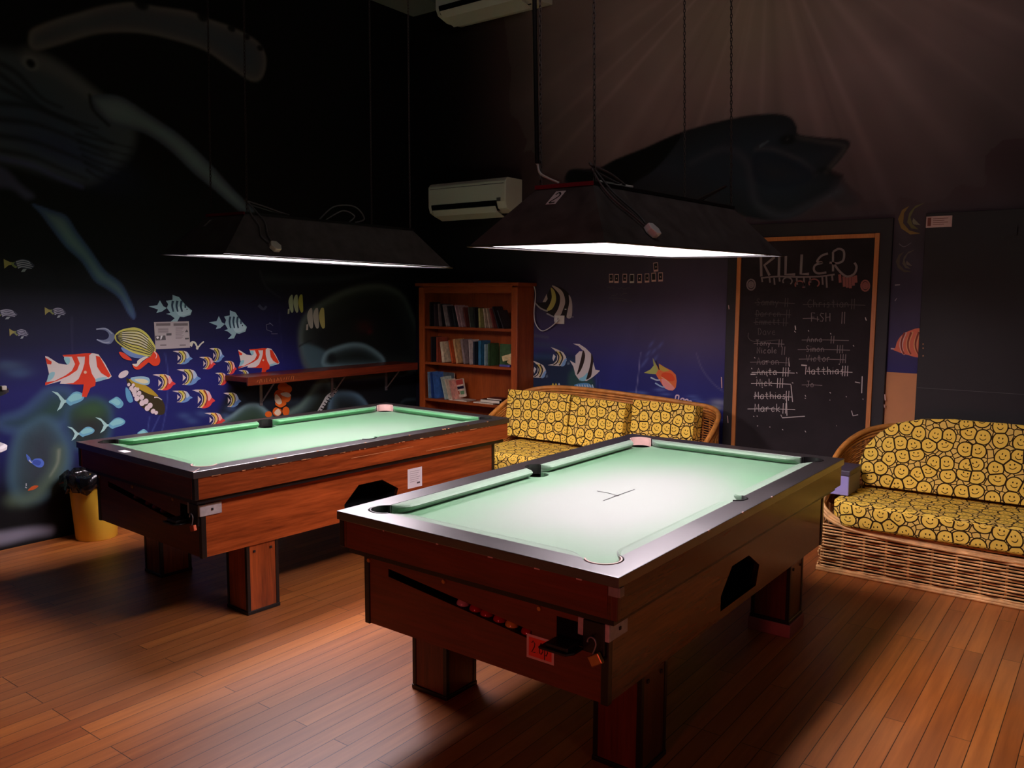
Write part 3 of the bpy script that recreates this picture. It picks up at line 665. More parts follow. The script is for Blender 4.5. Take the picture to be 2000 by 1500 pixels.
def redfish(box, big):
    t = tmap(*box); p = Paint('L'); R = (222, 60, 30); s_ = (box[2]-box[0])/130
    p.poly(t([(0, .08), (.04, .10), (.20, .30), (.33, .34), (.35, .30), (.26, .05), (.45, .03), (.60, 0), (.72, .0), (.80, .03), (.90, .3), (1, .68), (.97, .74), (.74, .86), (.75, .96), (.68, 1.02), (.62, 1.30), (.55, 1.28), (.58, .92), (.44, .92), (.22, .90), (.24, .82), (.0, .95), (.06, .62)]), (224, 212, 204))
    p.poly(t([(0, .12), (.10, .25), (.09, .33), (.03, .32)]), R); p.poly(t([(.0, .86), (.14, .82), (.30, .66), (.40, .52), (.45, .32), (.40, .10), (.48, .10), (.52, .3), (.48, .5), (.36, .66), (.22, .78), (.0, .95)]), R)
    p.poly(t([(.26, .05), (.45, .03), (.60, 0), (.70, 0), (.66, .06), (.58, .10), (.28, .10)]), R)
    p.poly(t([(.60, .04), (.66, .05), (.66, .30), (.70, .6), (.76, .80), (.75, .96), (.68, 1.02), (.62, 1.30), (.55, 1.28), (.58, .92), (.44, .92), (.30, .90), (.42, .88), (.50, .76), (.56, .5), (.59, .3)]), R)
    p.poly(t([(.76, .07), (.82, .10), (.90, .38), (.985, .66), (.95, .72), (.84, .58), (.78, .40)]), R)
    p.poly(t([(.28, .14), (.36, .13), (.37, .26), (.33, .33)]), (150, 204, 208), True); p.poly(t([(.06, .60), (.14, .56), (.12, .72), (.03, .84)]), (150, 200, 206), True); p.poly(t([(.76, .76), (.88, .70), (.93, .74), (.78, .84)]), (150, 196, 206), True)
    p.disc(*t([(.60, .56)])[0], 3*s_, 3*s_, (232, 190, 160)); return p.build('painted_fish', 'large red and white banded fish' if big else 'smaller red and white banded fish above the bar shelf')
redfish((88, 690, 218, 756), True); redfish((465, 680, 546, 722), False)

p = Paint('L')   # yellow lined surgeonfish
p.poly([(187, 643), (205, 640), (218, 648), (224, 655), (222, 664), (214, 672), (200, 670), (188, 663), (202, 664), (211, 660), (212, 652), (204, 645)], (112, 122, 150), True).line([(188, 643), (206, 642), (219, 652)], 2.4, 2, (160, 168, 188)).line([(189, 663), (204, 669), (214, 668)], 2.4, 2, (160, 168, 188))
p.poly([(224, 655), (235, 645), (255, 640), (270, 641), (285, 650), (296, 664), (304, 680), (300, 694), (288, 696), (262, 692), (240, 678), (226, 666)], (206, 200, 96), True)
p.poly([(238, 678), (262, 690), (290, 697), (280, 700), (256, 697), (240, 686)], (112, 140, 190), True)
tp_ = [(226, 655), (238, 645), (256, 641), (274, 643), (290, 656), (302, 676)]; bt_ = [(227, 664), (238, 676), (254, 687), (270, 692), (284, 695), (299, 697)]
for k in range(1, 9):
    o_ = k/9; p.line([(a[0]+(b[0]-a[0])*o_, a[1]+(b[1]-a[1])*o_) for a, b in zip(tp_, bt_)][:6 if k > 3 else 5+(k > 1)], 1.5, 1.3, (44, 44, 60))
    if k < 6: o_ += .055; p.line([(a[0]+(b[0]-a[0])*o_, a[1]+(b[1]-a[1])*o_) for a, b in zip(tp_, bt_)][1:5], 1.3, 1.3, (220, 220, 206))
p.poly([(300, 686), (308, 692), (312, 704), (308, 713), (298, 714), (290, 708), (284, 712), (272, 721), (262, 720), (258, 712), (266, 716), (276, 708), (286, 700), (294, 695)], (224, 66, 34), True)
p.poly([(257, 711), (266, 716), (276, 706), (288, 697), (280, 697), (268, 704), (266, 710)], (222, 214, 196), True).poly([(231, 688), (240, 689), (252, 698), (256, 704), (240, 700)], (222, 70, 44), True).line([(300, 686), (305, 693), (303, 700)], 2, 1, (240, 200, 190)); p.build('painted_fish', 'yellow surgeonfish with fine dark lines and red chin')
p = Paint('L')   # clown trigger fish
p.disc(241, 731, 11, 6, (222, 206, 206), -.55)
p.poly([(248, 738), (258, 744), (272, 745), (290, 757), (306, 772), (316, 780), (322, 795), (320, 808), (310, 810), (296, 806), (278, 796), (264, 780), (254, 762), (247, 744)], (58, 48, 26), True)
p.poly([(252, 740), (270, 746), (290, 756), (304, 768), (308, 774), (292, 770), (272, 760), (258, 750)], (176, 146, 40), True).poly([(255, 738), (275, 735), (290, 738), (292, 748), (284, 752), (262, 746)], (150, 188, 206), True).poly([(262, 741), (280, 740), (290, 746), (278, 749)], (224, 216, 170), True)
p.poly([(245, 757), (252, 762), (258, 776), (259, 784), (252, 786), (246, 776)], (96, 160, 196), True)
for x, y, r in ((251, 751, 3), (256, 758, 4), (262, 766, 4.5), (258, 762, 3), (267, 778, 5), (263, 771, 4), (271, 768, 4.2), (277, 787, 5.2), (276, 776, 4.6), (287, 797, 5), (284, 784, 5), (292, 792, 5), (298, 803, 4.4), (268, 760, 3), (304, 806, 3.4), (259, 752, 3), (263, 759, 3.2)): p.disc(x, y, r, r*1.15, (222, 204, 204), .5)
p.line([(300, 776), (307, 776), (315, 781)], 2.4, 1.4, (226, 216, 196)); p.build('painted_fish', 'brown clown triggerfish with a row of white spots')
p = Paint('L'); p.line([(371, 672), (376, 668), (381, 670), (386, 678), (392, 672), (398, 667)], 4, 2.4, (206, 204, 184)).line([(372, 676), (376, 668)], 6, 4, (206, 204, 184), False).disc(385, 680, 2.5, 3, (206, 204, 184)).build('painted_seahorse', 'cream ribbon shaped sea creature beside the poster')
def stripey(box, c1, c2, label):
    t = tmap(*box); p = Paint('L')
    for k in range(3):
        x = .02+.34*k; p.poly(t([(x+.14, .08-.03*k), (x+.30, .0), (x+.34, .3), (x+.36, .62), (x+.36, .95), (x+.22, 1), (x+.08, .7), (x+.03, .35)]), c1 if k < 2 else c2, True)
    p.poly(t([(.0, .82), (.12, .78), (.1, 1.08), (-.02, 1.1)]), c1); return p.build('painted_fish', label)
stripey((562, 576, 590, 610), (150, 156, 120), (150, 148, 60), 'upper of two barred fish over the boulder'); stripey((598, 602, 632, 641), (158, 150, 136), (168, 158, 90), 'lower of two barred fish over the boulder')
p = Paint('L')   # orange clownfish cluster under the shelf
O = (222, 100, 28)
for x, y, rx, ry in ((553, 756, 11, 9), (545, 772, 10, 11), (559, 775, 9, 11), (548, 788, 11, 8), (524, 809, 7, 6), (541, 804, 9, 9), (558, 803, 7, 9), (562, 760, 8, 8)): p.disc(x, y, rx, ry, O if (x+y) % 3 else (196, 78, 22))
p.poly([(548, 768), (560, 766), (568, 772), (562, 776), (550, 772)], (226, 214, 196), True).poly([(538, 770), (546, 776), (550, 786), (544, 790), (536, 782)], (226, 206, 176), True).poly([(535, 806), (543, 798), (548, 806), (542, 812)], (232, 210, 180), True).line([(536, 792), (548, 797), (560, 790)], 3, 2, (20, 14, 12)); p.build('painted_anemone_fish', 'orange and white fish cluster under the bar shelf')
p = Paint('L'); p.line([(656, 760), (650, 768), (640, 776), (634, 786), (628, 796), (622, 806)], 9, 7, (190, 192, 186))
for k in range(9): p.line([(654-k*3.6-3, 760+k*5.2), (654-k*3.6+4, 764+k*5.2)], 2.2, 2.2, (30, 32, 34), False)
p.build('painted_sea_snake', 'black and white banded sea snake')
p = Paint('L'); p.line([(528, 632), (520, 634), (521, 644), (531, 648), (530, 652), (542, 652)], .8, .8, (130, 130, 140), False).line([(526, 630), (533, 636)], .8, .8, (130, 130, 140), False).line([(505, 596), (514, 604), (520, 598)], 6, 4, (60, 64, 80)).build('scratch_marks')

def idol(t, s_, col, name='painted_fish', label=None, mirror=False, full=True):
    p = Paint('B')
    return p
p = Paint('B')   # large dim moorish idol behind the socket
p.poly([(1062, 590), (1070, 573), (1078, 560), (1092, 560), (1106, 568), (1114, 580), (1118, 598), (1117, 618), (1108, 620), (1080, 618), (1062, 606), (1046, 592)], (34, 28, 26), True)
p.poly([(1078, 558), (1090, 562), (1100, 572), (1104, 590), (1099, 606), (1094, 616), (1082, 618), (1090, 604), (1094, 588), (1092, 574)], (176, 160, 150), True).poly([(1111, 576), (1116, 584), (1118, 600), (1116, 620), (1107, 620), (1109, 606), (1112, 590)], (170, 156, 150), True)
p.poly([(1076, 562), (1084, 570), (1086, 588), (1078, 604), (1068, 606), (1074, 594), (1078, 580)], (172, 160, 84), True).poly([(1068, 574), (1070, 584), (1066, 590), (1060, 590)], (170, 158, 150)).line([(1046, 592), (1056, 602), (1070, 608)], 2.5, 3, (150, 148, 140)).line([(1068, 612), (1085, 620), (1100, 622)], 3, 2, (150, 146, 150)).line([(1112, 619), (1121, 619)], 2.4, 1, (140, 136, 140), False); p.disc(1105, 604, 2, 1, (200, 200, 190)).build('painted_fish', 'largest black and white banner fish, behind the wall socket')
p = Paint('B')   # bright moorish idol
p.poly([(1119, 671), (1132, 672), (1144, 680), (1154, 690), (1157, 700), (1160, 712), (1163, 722), (1172, 724), (1166, 730), (1156, 738), (1146, 744), (1132, 743), (1124, 732), (1120, 716), (1113, 704), (1124, 710), (1124, 694), (1132, 686), (1140, 686), (1130, 676)], (206, 196, 190), False)
p.poly([(1139, 684), (1143, 694), (1140, 710), (1134, 724), (1127, 732), (1131, 716), (1135, 700)], (44, 30, 26), True).poly([(1155, 690), (1159, 702), (1157, 720), (1154, 736), (1144, 741), (1150, 724), (1154, 706)], (44, 30, 26), True).poly([(1131, 740), (1140, 735), (1148, 728), (1144, 742), (1136, 744)], (130, 190, 206), True); p.build('painted_fish', 'brightest black and white banner fish over the sofa')
def bidol(box, c=(204, 196, 180), label=''):
    t = tmap(*box); p = Paint('B'); s_ = (box[3]-box[1])/38
    p.poly(t([(.15, .02), (.4, .1), (.62, .2), (.82, .3), (.95, .5), (1, .72), (.85, .95), (.6, 1), (.3, .98), (.0, .95), (.3, .88), (.48, .7), (.5, .45), (.4, .22)]), c, False)
    p.line(t([(.42, .25), (.58, .5), (.5, .8), (.3, .95)]), 3*s_, 2*s_, (50, 42, 26)).line(t([(.62, .26), (.78, .55), (.68, .85), (.6, .96)]), 3.4*s_, 2.4*s_, (50, 42, 26)).line(t([(.52, .24), (.68, .5), (.58, .85)]), 2.6*s_, 2*s_, (206, 184, 84))
    p.poly(t([(.85, .7), (1, .6), (.9, .95), (.7, 1)]), (120, 160, 200), True).poly(t([(.3, .38), (.42, .5), (.3, .75), (.25, .6)]), (206, 204, 196)); return p.build('painted_fish', label)
bidol((1070, 677, 1107, 715), label='small banner fish with blue chin, right of the pair'); bidol((1034, 703, 1067, 738), label='small banner fish partly behind the bookcase')
p = Paint('B')
for x in (0, 6, 12): p.poly([(1075+x, 770), (1077+x, 756), (1080+x, 748), (1083+x, 756), (1082+x, 772), (1076+x, 774)], (206, 186, 76) if x < 12 else (190, 192, 190), True)
p.build('painted_fish', 'yellow striped fish peeking over the sofa cushion')
p = Paint('B'); p.poly([(1117, 768), (1130, 774), (1134, 762), (1122, 754), (1126, 750), (1145, 748), (1156, 754), (1166, 778), (1118, 784)], (90, 146, 190), True)
for k in range(7): p.line([(1127+k*5, 751), (1131+k*5, 764), (1132+k*5, 780)], 2.2, 1.4, (190, 206, 214))
p.build('painted_fish', 'pale blue striped fish half behind the sofa back')
p = Paint('B')   # orange anthias
p.poly([(1275, 699), (1281, 711), (1288, 722), (1287, 710), (1298, 717), (1312, 724), (1320, 732), (1322, 744), (1320, 757), (1314, 763), (1306, 762), (1297, 757), (1291, 747), (1285, 738), (1281, 731), (1268, 730), (1258, 728), (1270, 722), (1277, 714)], (226, 112, 60), False)
p.poly([(1275, 699), (1281, 711), (1286, 722), (1281, 731), (1268, 730), (1258, 728), (1270, 722), (1277, 714)], (170, 176, 92)).poly([(1287, 711), (1298, 717), (1308, 724), (1296, 726), (1288, 722)], (196, 166, 70)).poly([(1292, 740), (1304, 744), (1318, 758), (1312, 762), (1304, 761), (1296, 755)], (236, 150, 140), True).poly([(1296, 728), (1312, 730), (1318, 742), (1306, 744), (1292, 736)], (222, 78, 34), True)
p.line([(1271, 737), (1282, 742), (1290, 742)], 3, 2, (180, 196, 200)).line([(1280, 748), (1292, 755), (1299, 756)], 3, 2, (150, 180, 206)).line([(1281, 704), (1288, 722)], 1.6, 2, (30, 24, 20), False).line([(1292, 736), (1304, 744), (1312, 752)], .9, .9, (230, 214, 150)); p.build('painted_fish', 'orange fish with green tail over the sofa')
p = Paint('B')
for k, (x, y, h) in enumerate(((1322, 772, 20), (1332, 778, 14), (1340, 780, 12), (1347, 783, 9), (1354, 788, 6))): p.line([(x-4, y+h), (x-2, y+2), (x+2, y), (x+4, y+3), (x, y+h)], 2.6, 2.6, (226, 196, 204))
p.line([(1308, 784), (1312, 788)], 3, 2, (206, 180, 206), False); p.build('painted_coral', 'pink white finger coral outline above the sofa cushion')

def halfmoon(p, cx, cy, s_, c1, c2, c3, flip=1):
    p.poly([(cx+32*s_, cy-34*s_), (cx+14*s_, cy-28*s_), (cx+2*s_, cy-14*s_), (cx-2*s_, cy+4*s_), (cx+6*s_, cy+16*s_), (cx+20*s_, cy+18*s_), (cx+8*s_, cy+8*s_), (cx+4*s_, cy-6*s_), (cx+12*s_, cy-22*s_)], c2, False)
    p.poly([(cx+2*s_, cy-28*s_), (cx-12*s_, cy-20*s_), (cx-20*s_, cy-2*s_), (cx-14*s_, cy+16*s_), (cx+4*s_, cy+28*s_), (cx+24*s_, cy+26*s_), (cx+2*s_, cy+20*s_), (cx-10*s_, cy+6*s_), (cx-8*s_, cy-14*s_)], c1, False)
    p.poly([(cx+10*s_, cy-4*s_), (cx+24*s_, cy+10*s_), (cx+10*s_, cy+8*s_), (cx+8*s_, cy+2*s_)], c3)
p = Paint('B'); halfmoon(p, 1774, 430, 1.0, (140, 112, 60), (112, 106, 66), (130, 124, 104)); p.build('painted_fish', 'ochre crescent striped fish at the top of the mural strip')
p = Paint('B'); halfmoon(p, 1764, 512, .72, (90, 82, 70), (104, 98, 84), (120, 110, 100)); p.line([(1756, 476), (1766, 482), (1780, 474)], 2, 1, (110, 104, 110)).line([(1748, 557), (1758, 556)], 3, 2, (150, 140, 146), False).line([(1748, 588), (1752, 582)], 2, 1, (150, 140, 146), False).build('painted_fish', 'faint crescent striped fish below the ochre one')
p = Paint('B'); p.poly([(1740, 681), (1748, 680), (1752, 668), (1760, 656), (1774, 647), (1800, 644), (1800, 695), (1772, 693), (1756, 688)], (232, 120, 90), True)
for k, x in enumerate((1757, 1770, 1785)): p.poly([(x+8, 652-k*2), (x+1, 664), (x, 678), (x+5, 690), (x+10, 693), (x+7, 680), (x+8, 666), (x+14, 650-k)], (238, 176, 120) if k != 0 else (236, 196, 180), True).line([(x+10, 650-k), (x+4, 666), (x+4, 680), (x+9, 692)], 4, 3, (150, 60, 44))
p.line([(1740, 681), (1747, 681)], 3, 2, (224, 190, 190), False); p.build('painted_fish', 'orange striped fish at the bottom of the mural strip')

# ------------------------------------------------------------------ a little stroke alphabet for chalk and ink
GL = {'a': [[(.8, .55), (.5, .62), (.15, .4), (.2, .08), (.5, 0), (.8, .2)], [(.8, .6), (.85, 0)]], 'c': [[(.8, .5), (.5, .62), (.15, .35), (.3, .02), (.8, .1)]], 'e': [[(.15, .32), (.8, .36), (.6, .62), (.25, .5), (.15, .2), (.4, 0), (.8, .1)]],
      'h': [[(.15, 1), (.15, 0)], [(.15, .45), (.5, .62), (.8, .45), (.8, 0)]], 'i': [[(.4, .6), (.4, 0)], [(.4, .8), (.42, .84)]], 'k': [[(.15, 1), (.15, 0)], [(.75, .6), (.15, .25), (.8, 0)]], 'l': [[(.4, 1), (.4, 0)]],
      'm': [[(.08, .6), (.08, 0)], [(.08, .5), (.3, .62), (.48, .45), (.48, 0)], [(.48, .5), (.7, .62), (.9, .45), (.9, 0)]], 'n': [[(.15, .6), (.15, 0)], [(.15, .45), (.5, .62), (.8, .4), (.8, 0)]], 'o': [[(.5, .62), (.15, .4), (.2, .08), (.5, 0), (.8, .15), (.8, .48), (.5, .62)]],
      'r': [[(.2, .6), (.2, 0)], [(.2, .4), (.45, .6), (.75, .58)]], 's': [[(.75, .55), (.35, .6), (.3, .4), (.7, .25), (.6, 0), (.15, .05)]], 't': [[(.45, .95), (.45, .05), (.75, 0)], [(.1, .62), (.8, .65)]], 'u': [[(.15, .6), (.2, .1), (.5, 0), (.8, .2)], [(.8, .6), (.85, 0)]],
      'v': [[(.1, .6), (.45, 0), (.85, .62)]], 'x': [[(.1, .6), (.8, 0)], [(.8, .6), (.1, 0)]], 'y': [[(.1, .6), (.45, .1)], [(.85, .6), (.2, -.35)]], 'd': [[(.8, 1), (.8, 0)], [(.8, .5), (.4, .6), (.15, .3), (.4, 0), (.8, .12)]],
      'A': [[(.05, 0), (.45, 1), (.9, 0)], [(.2, .4), (.75, .4)]], 'C': [[(.9, .85), (.5, 1), (.1, .6), (.2, .1), (.6, 0), (.9, .15)]], 'D': [[(.15, 1), (.15, 0), (.6, .05), (.9, .5), (.6, .95), (.1, 1)]], 'E': [[(.8, 1), (.15, 1), (.15, 0), (.8, 0)], [(.15, .5), (.65, .5)]],
      'F': [[(.15, 0), (.15, 1), (.85, 1)], [(.15, .5), (.7, .52)]], 'H': [[(.1, 1), (.1, 0)], [(.85, 1), (.85, 0)], [(.1, .5), (.85, .5)]], 'J': [[(.7, 1), (.7, .2), (.4, 0), (.1, .2)], [(.3, 1), (1, 1)]], 'M': [[(.05, 0), (.12, 1), (.45, .4), (.82, 1), (.9, 0)]],
      'N': [[(.1, 0), (.1, 1), (.85, 0), (.85, 1)]], 'S': [[(.85, .9), (.4, 1), (.15, .75), (.75, .35), (.6, 0), (.1, .08)]], 'T': [[(.0, 1), (.95, 1)], [(.45, 1), (.45, 0)]], 'V': [[(.05, 1), (.45, 0), (.9, 1)]], 'I': [[(.45, 1), (.45, 0)]],
      '2': [[(.1, .8), (.4, 1), (.8, .8), (.7, .5), (.1, 0), (.9, 0)]], '0': [[(.5, 1), (.15, .6), (.2, .1), (.5, 0), (.85, .3), (.8, .8), (.5, 1)]], '1': [[(.2, .8), (.5, 1), (.5, 0)]], '.': [[(.4, .05), (.46, .0)]], '$': [[(.85, .8), (.4, .9), (.2, .65), (.75, .35), (.6, .1), (.1, .18)], [(.5, 1.1), (.5, -.1)]], 'p': [[(.15, .6), (.15, -.4)], [(.15, .5), (.55, .62), (.8, .3), (.5, 0), (.15, .1)]], '|': [[(.4, 1.05), (.36, -.15)]], ' ': []}
def text_strokes(txt, x, y, h, wf=.62, jit=.03, slant=0):
    """polylines with y measured upwards"""
    out = []; r = random.Random(txt+str(x))
    for ch in txt:
        wd = h*wf*(.45 if ch in 'il1I|.' else 1)
        for st in GL.get(ch, []):
            out.append([(x+a*wd+slant*b*h+r.uniform(-jit, jit)*h*.6, y+b*h+r.uniform(-jit, jit)*h) for a, b in st])
        x += wd*1.12
    return out

# ------------------------------------------------------------------ pool tables
TW, TL, TH = 1.182, 2.2, .773
hw, hl = TW/2, TL/2
RI = .095
def pocket_outline(outward, ins=RI):
    """closed loop round the inner rail line, pockets bulging outward or (for the cloth) cut inward"""
    X, Y = hw-ins, hl-ins; r = .062; o_ = .03; e = math.sqrt(r*r-o_*o_); rm = .055; om = .02
    pts = []
    def arc(cx, cy, a0, a1, rr, n): return [(cx+rr*math.cos(a0+(a1-a0)*i/n), cy+rr*math.sin(a0+(a1-a0)*i/n)) for i in range(n+1)]
    al = math.atan2(e, o_)
    for k, (sx, sy) in enumerate(((1, 1), (-1, 1), (-1, -1), (1, -1))):
        cx, cy = sx*(X-o_), sy*(Y-o_)
        # walk counter-clockwise: enter from the edge before the corner
        ent = {0: (o_, -e), 1: (e, o_), 2: (-o_, e), 3: (-e, -o_)}[k]; ext = {0: (-e, o_), 1: (-o_, -e), 2: (e, -o_), 3: (o_, e)}[k]
        a0 = math.atan2(ent[1], ent[0]); a1 = math.atan2(ext[1], ext[0])
        if outward:
            while a1 < a0: a1 += 2*PI
        else:
            while a1 > a0: a1 -= 2*PI
        pts += arc(cx, cy, a0, a1, r, 14)
        if k in (1, 3):   # middle pocket on the long side that follows
            s_ = -1 if k == 1 else 1; cx = s_*(X-om); b = math.acos(om/rm)
            if s_ == -1: a0, a1 = PI-b, PI+b
            else: a0, a1 = -b, b
            if not outward: a1 = a1-2*PI
            pts += arc(cx, 0, a0, a1, rm, 10)
    return pts
CORN = [(1, 1), (-1, 1), (-1, -1), (1, -1)]
def cushion(mb, p0, p1, inn, c0, c1):
    """p0->p1 along the rail line, inn = unit inward vector, c0/c1 = how far the nose is cut back at each end"""
    prof = [(0, TH-.001), (.03, TH-.001), (.046, TH-.004), (.053, TH-.011), (.050, TH-.018), (.030, TH-.034), (0, TH-.037)]
    d = Vector((p1[0]-p0[0], p1[1]-p0[1], 0)); L = d.length; d.normalize(); iv = Vector((inn[0], inn[1], 0)); b = len(mb.v); n = len(prof); K = 5
    rows = []
    for (end, cut) in ((0, c0), (1, c1)):
        for q in range(K):
            rows.append((end, cut, q))
    seq = [(0, c0, q/(K-1)) for q in range(K)]+[(1, c1, 1-q/(K-1)) for q in range(K)]
    for end, cut, u_ in seq:
        # rounded nose at the jaw: the profile depth grows from 0 to full over the cut length
        s_ = cut*u_; base = Vector((p0[0], p0[1], 0))+d*(s_ if end == 0 else L-s_); k_ = math.sin(u_*PI/2)*.92+.08
        for t, z in prof: mb.v.append(tuple(base+iv*(t*k_)+Vector((0, 0, z))))
    R = len(seq)
    for i in range(R-1):
        for j in range(n): mb.face((b+i*n+j, b+(i+1)*n+j, b+(i+1)*n+(j+1) % n, b+i*n+(j+1) % n))
    mb.face([b+j for j in range(n)]); mb.face([b+(R-1)*n+j for j in reversed(range(n))])
def pool_table(loc, rz, label, near):
    LY, LX, LZ = (MT['lamY2'], MT['lamX2'], MT['lamZ2']) if near else (MT['lamY'], MT['lamX'], MT['lamZ'])
    t = thing('pool_table', label, 'pool table', (loc[0], loc[1], 0), rz, 'coin operated pool tables')
    xy = lambda a, c, d: (a, c, d)
    rect = [(hw, hl), (-hw, hl), (-hw, -hl), (hw, -hl)]
    MB().prism([rect, list(reversed(pocket_outline(True)))], xy, TH-.032, TH).build('rail_top', MT['rail'], t, bevel=.002)
    # cloth bed
    X, Y = hw-RI+.012, hl-RI+.012
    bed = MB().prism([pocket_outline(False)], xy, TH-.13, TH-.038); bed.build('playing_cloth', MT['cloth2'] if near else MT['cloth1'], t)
    X, Y = hw-RI, hl-RI; r = .062; e = math.sqrt(r*r-.03**2); g = Y-.03-e-.004; gx = X-.03-e-.004; gm = .056
    for s_ in (1, -1):
        for a, b_ in ((-g, -gm), (gm, g)):
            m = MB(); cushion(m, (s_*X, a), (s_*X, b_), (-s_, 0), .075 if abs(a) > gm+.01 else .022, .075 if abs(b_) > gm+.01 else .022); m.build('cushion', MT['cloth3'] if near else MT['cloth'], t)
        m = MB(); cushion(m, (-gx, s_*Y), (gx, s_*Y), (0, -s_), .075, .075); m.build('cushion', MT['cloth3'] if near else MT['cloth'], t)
    # pockets
    for k, (sx, sy) in enumerate(CORN):
        cx, cy = sx*(X-.03), sy*(Y-.03); a0 = math.atan2(sy, sx); pk = MB(); aa = np.linspace(a0-1.8, a0+1.8, 20)
        pk.add([(cx+.0605*math.cos(q), cy+.0605*math.sin(q), z_) for z_ in (TH-.13, TH-.002) for q in aa]+[(cx+.0605*math.cos(q), cy+.0605*math.sin(q), TH-.128) for q in np.linspace(0, 6.1, 24)], [(i, i+1, 21+i, 20+i) for i in range(19)]+[tuple(range(40, 64))])
        pale = (k == 1) or (not near and k == 1); pm = MT['dark']
        po = pk.build('pocket', pm, t)
        a0 = math.atan2(sy, sx); l = MB(); arcp = [(cx+.058*math.cos(a0+q), cy+.058*math.sin(a0+q)) for q in np.linspace(-1.75, 1.75, 22)]; arci = [(cx+.053*math.cos(a0+q), cy+.053*math.sin(a0+q)) for q in np.linspace(1.75, -1.75, 22)]
        l.prism([arcp+arci], xy, TH-.045, TH+.001); l.build('pocket_liner', MT['paleplastic'] if k in (1, 3) else MT['blackplastic'], po)
    for s_ in (1, -1):
        cx = s_*(X-.02); a0 = 0 if s_ > 0 else PI; pk = MB(); aa = np.linspace(a0-1.3, a0+1.3, 16)
        pk.add([(cx+.0535*math.cos(q), .0535*math.sin(q), z_) for z_ in (TH-.13, TH-.002) for q in aa]+[(cx+.0535*math.cos(q), .0535*math.sin(q), TH-.128) for q in np.linspace(0, 6.1, 24)], [(i, i+1, 17+i, 16+i) for i in range(15)]+[tuple(range(32, 56))]); po = pk.build('pocket', MT['dark'], t)
        a0 = 0 if s_ > 0 else PI; l = MB(); arcp = [(cx+.052*math.cos(a0+q), .052*math.sin(a0+q)) for q in np.linspace(-1.25, 1.25, 16)]; arci = [(cx+.046*math.cos(a0+q), .046*math.sin(a0+q)) for q in np.linspace(1.25, -1.25, 16)]
        l.prism([arcp+arci], xy, TH-.045, TH+.002); l.build('pocket_liner', MT['blackplastic'], po)
    # upper band (overhanging), black groove, lower cabinet with cut-outs
    ob, oi = .010, .04; zu0, zu1 = .640, TH-.032
    for s_ in (1, -1):
        MB().box(s_*(hw-ob), s_*(hw-oi), -hl+ob, hl-ob, zu0, zu1).build('upper_panel', LY, t)
        MB().box(-hw+oi+.001, hw-oi-.001, s_*(hl-ob), s_*(hl-oi), zu0, zu1).build('upper_panel', LX, t)
    tr = MB(); i1 = .03
    for z0, z1 in ((.615, .640),):
        for s_ in (1, -1):
            tr.box(s_*(hw-i1), s_*(hw-.09), -hl+i1, hl-i1, z0, z1); tr.box(-hw+.09, hw-.09, s_*(hl-i1), s_*(hl-.09), z0, z1)
    tr.build('groove_trim', MT['trim'], t)
    li = .072; zl0, zl1 = .348, .615
    X1, Y1 = hw-li, hl-li
    def sidepanel(s_, hole, name):
        m = MB(); outer = [(-Y1, zl0), (Y1, zl0), (Y1, zl1), (-Y1, zl1)]
        m.prism([outer]+([hole] if hole else []), lambda a, c, d: (s_*d, a, c), X1-.022, X1); return m.build(name, LY, t)
    hole = [(.17, .455), (.17, .375), (-.19, .375), (-.19, .455), (-.10, .545), (.08, .545)]
    hole = [(-.20, .38), (.16, .38), (.19, .46), (.07, .53), (-.10, .53), (-.20, .44)]
    sidepanel(1, hole, 'side_panel'); sidepanel(-1, None, 'side_panel')
    rb = MB(); rb.prism([hole], lambda a, c, d: (d, a, c), X1-.20, X1-.19); n = len(hole)
    rb.add([(X1-.2, a, c) for a, c in hole]+[(X1-.001, a, c) for a, c in hole], [(i, (i+1) % n, n+(i+1) % n, n+i) for i in range(n)]); rb.build('ball_return', MT['dark'], t)
    slot = [(-.40, .575), (-.40, .545), (.24, .475), (.24, .505)] if near else [(-.40, .575), (-.40, .545), (.30, .475), (.30, .505)]
    coin = [(.335, .578), (.335, .505), (.435, .505), (.435, .578)]
    m = MB(); m.prism([[(-X1+.023, zl0), (X1-.023, zl0), (X1-.023, zl1), (-X1+.023, zl1)], slot, coin], lambda a, c, d: (a, -d, c), Y1-.022, Y1); m.build('end_panel', LX, t)
    m = MB(); m.box(-X1+.023, X1-.023, Y1-.022, Y1, zl0, zl1); m.build('end_panel', LX, t)
    m = MB(); m.prism([slot], lambda a, c, d: (a, -d, c), Y1-.09, Y1-.085); n = len(slot); m.add([(a, -Y1+.09, c) for a, c in slot]+[(a, -Y1+.002, c) for a, c in slot], [(i, (i+1) % n, n+(i+1) % n, n+i) for i in range(n)]); m.build('ball_tray', MT['dark'], t)
    MB().box(-X1+.03, X1-.03, -Y1+.1, Y1-.03, zl0+.01, zl0+.02).build('underside_board', MT['dark'], t)
    for sx, sy in CORN:
        cb_ = MB(); x, y = sx*(X1+.004), sy*(Y1+.004); cb_.box(x, x-sx*.026, y, y-sy*.026, zl0-.004, zl1); cb_.build('corner_trim', MT['trim'], t, bevel=.003)
        if sy < 0:
            cu = MB(); x, y = sx*(hw-ob+.004), sy*(hl-ob+.004); cu.box(x, x-sx*.022, y, y-sy*.022, zu0, zu1+.001); cu.build('corner_trim', MT['trim'] if not (near and sx > 0) else LZ, t, bevel=.003)
    # metal corner plate and coin slide at the right end of the near panel
    pl = MB(); pl.box(X1+.004, X1+.010, -Y1-.008, -Y1+.10, .545, .60); pl.box(X1-.10, X1+.010, -Y1-.012, -Y1-.006, .545, .60); po = pl.build('corner_bracket', MT['steelplate'], t, bevel=.003)
    sc = MB()
    for y in (-Y1+.05,): sc.obox(Matrix.Translation((X1+.011, y, .572)), .004, .010, .010)
    sc.build('screw', MT['ink'], po)
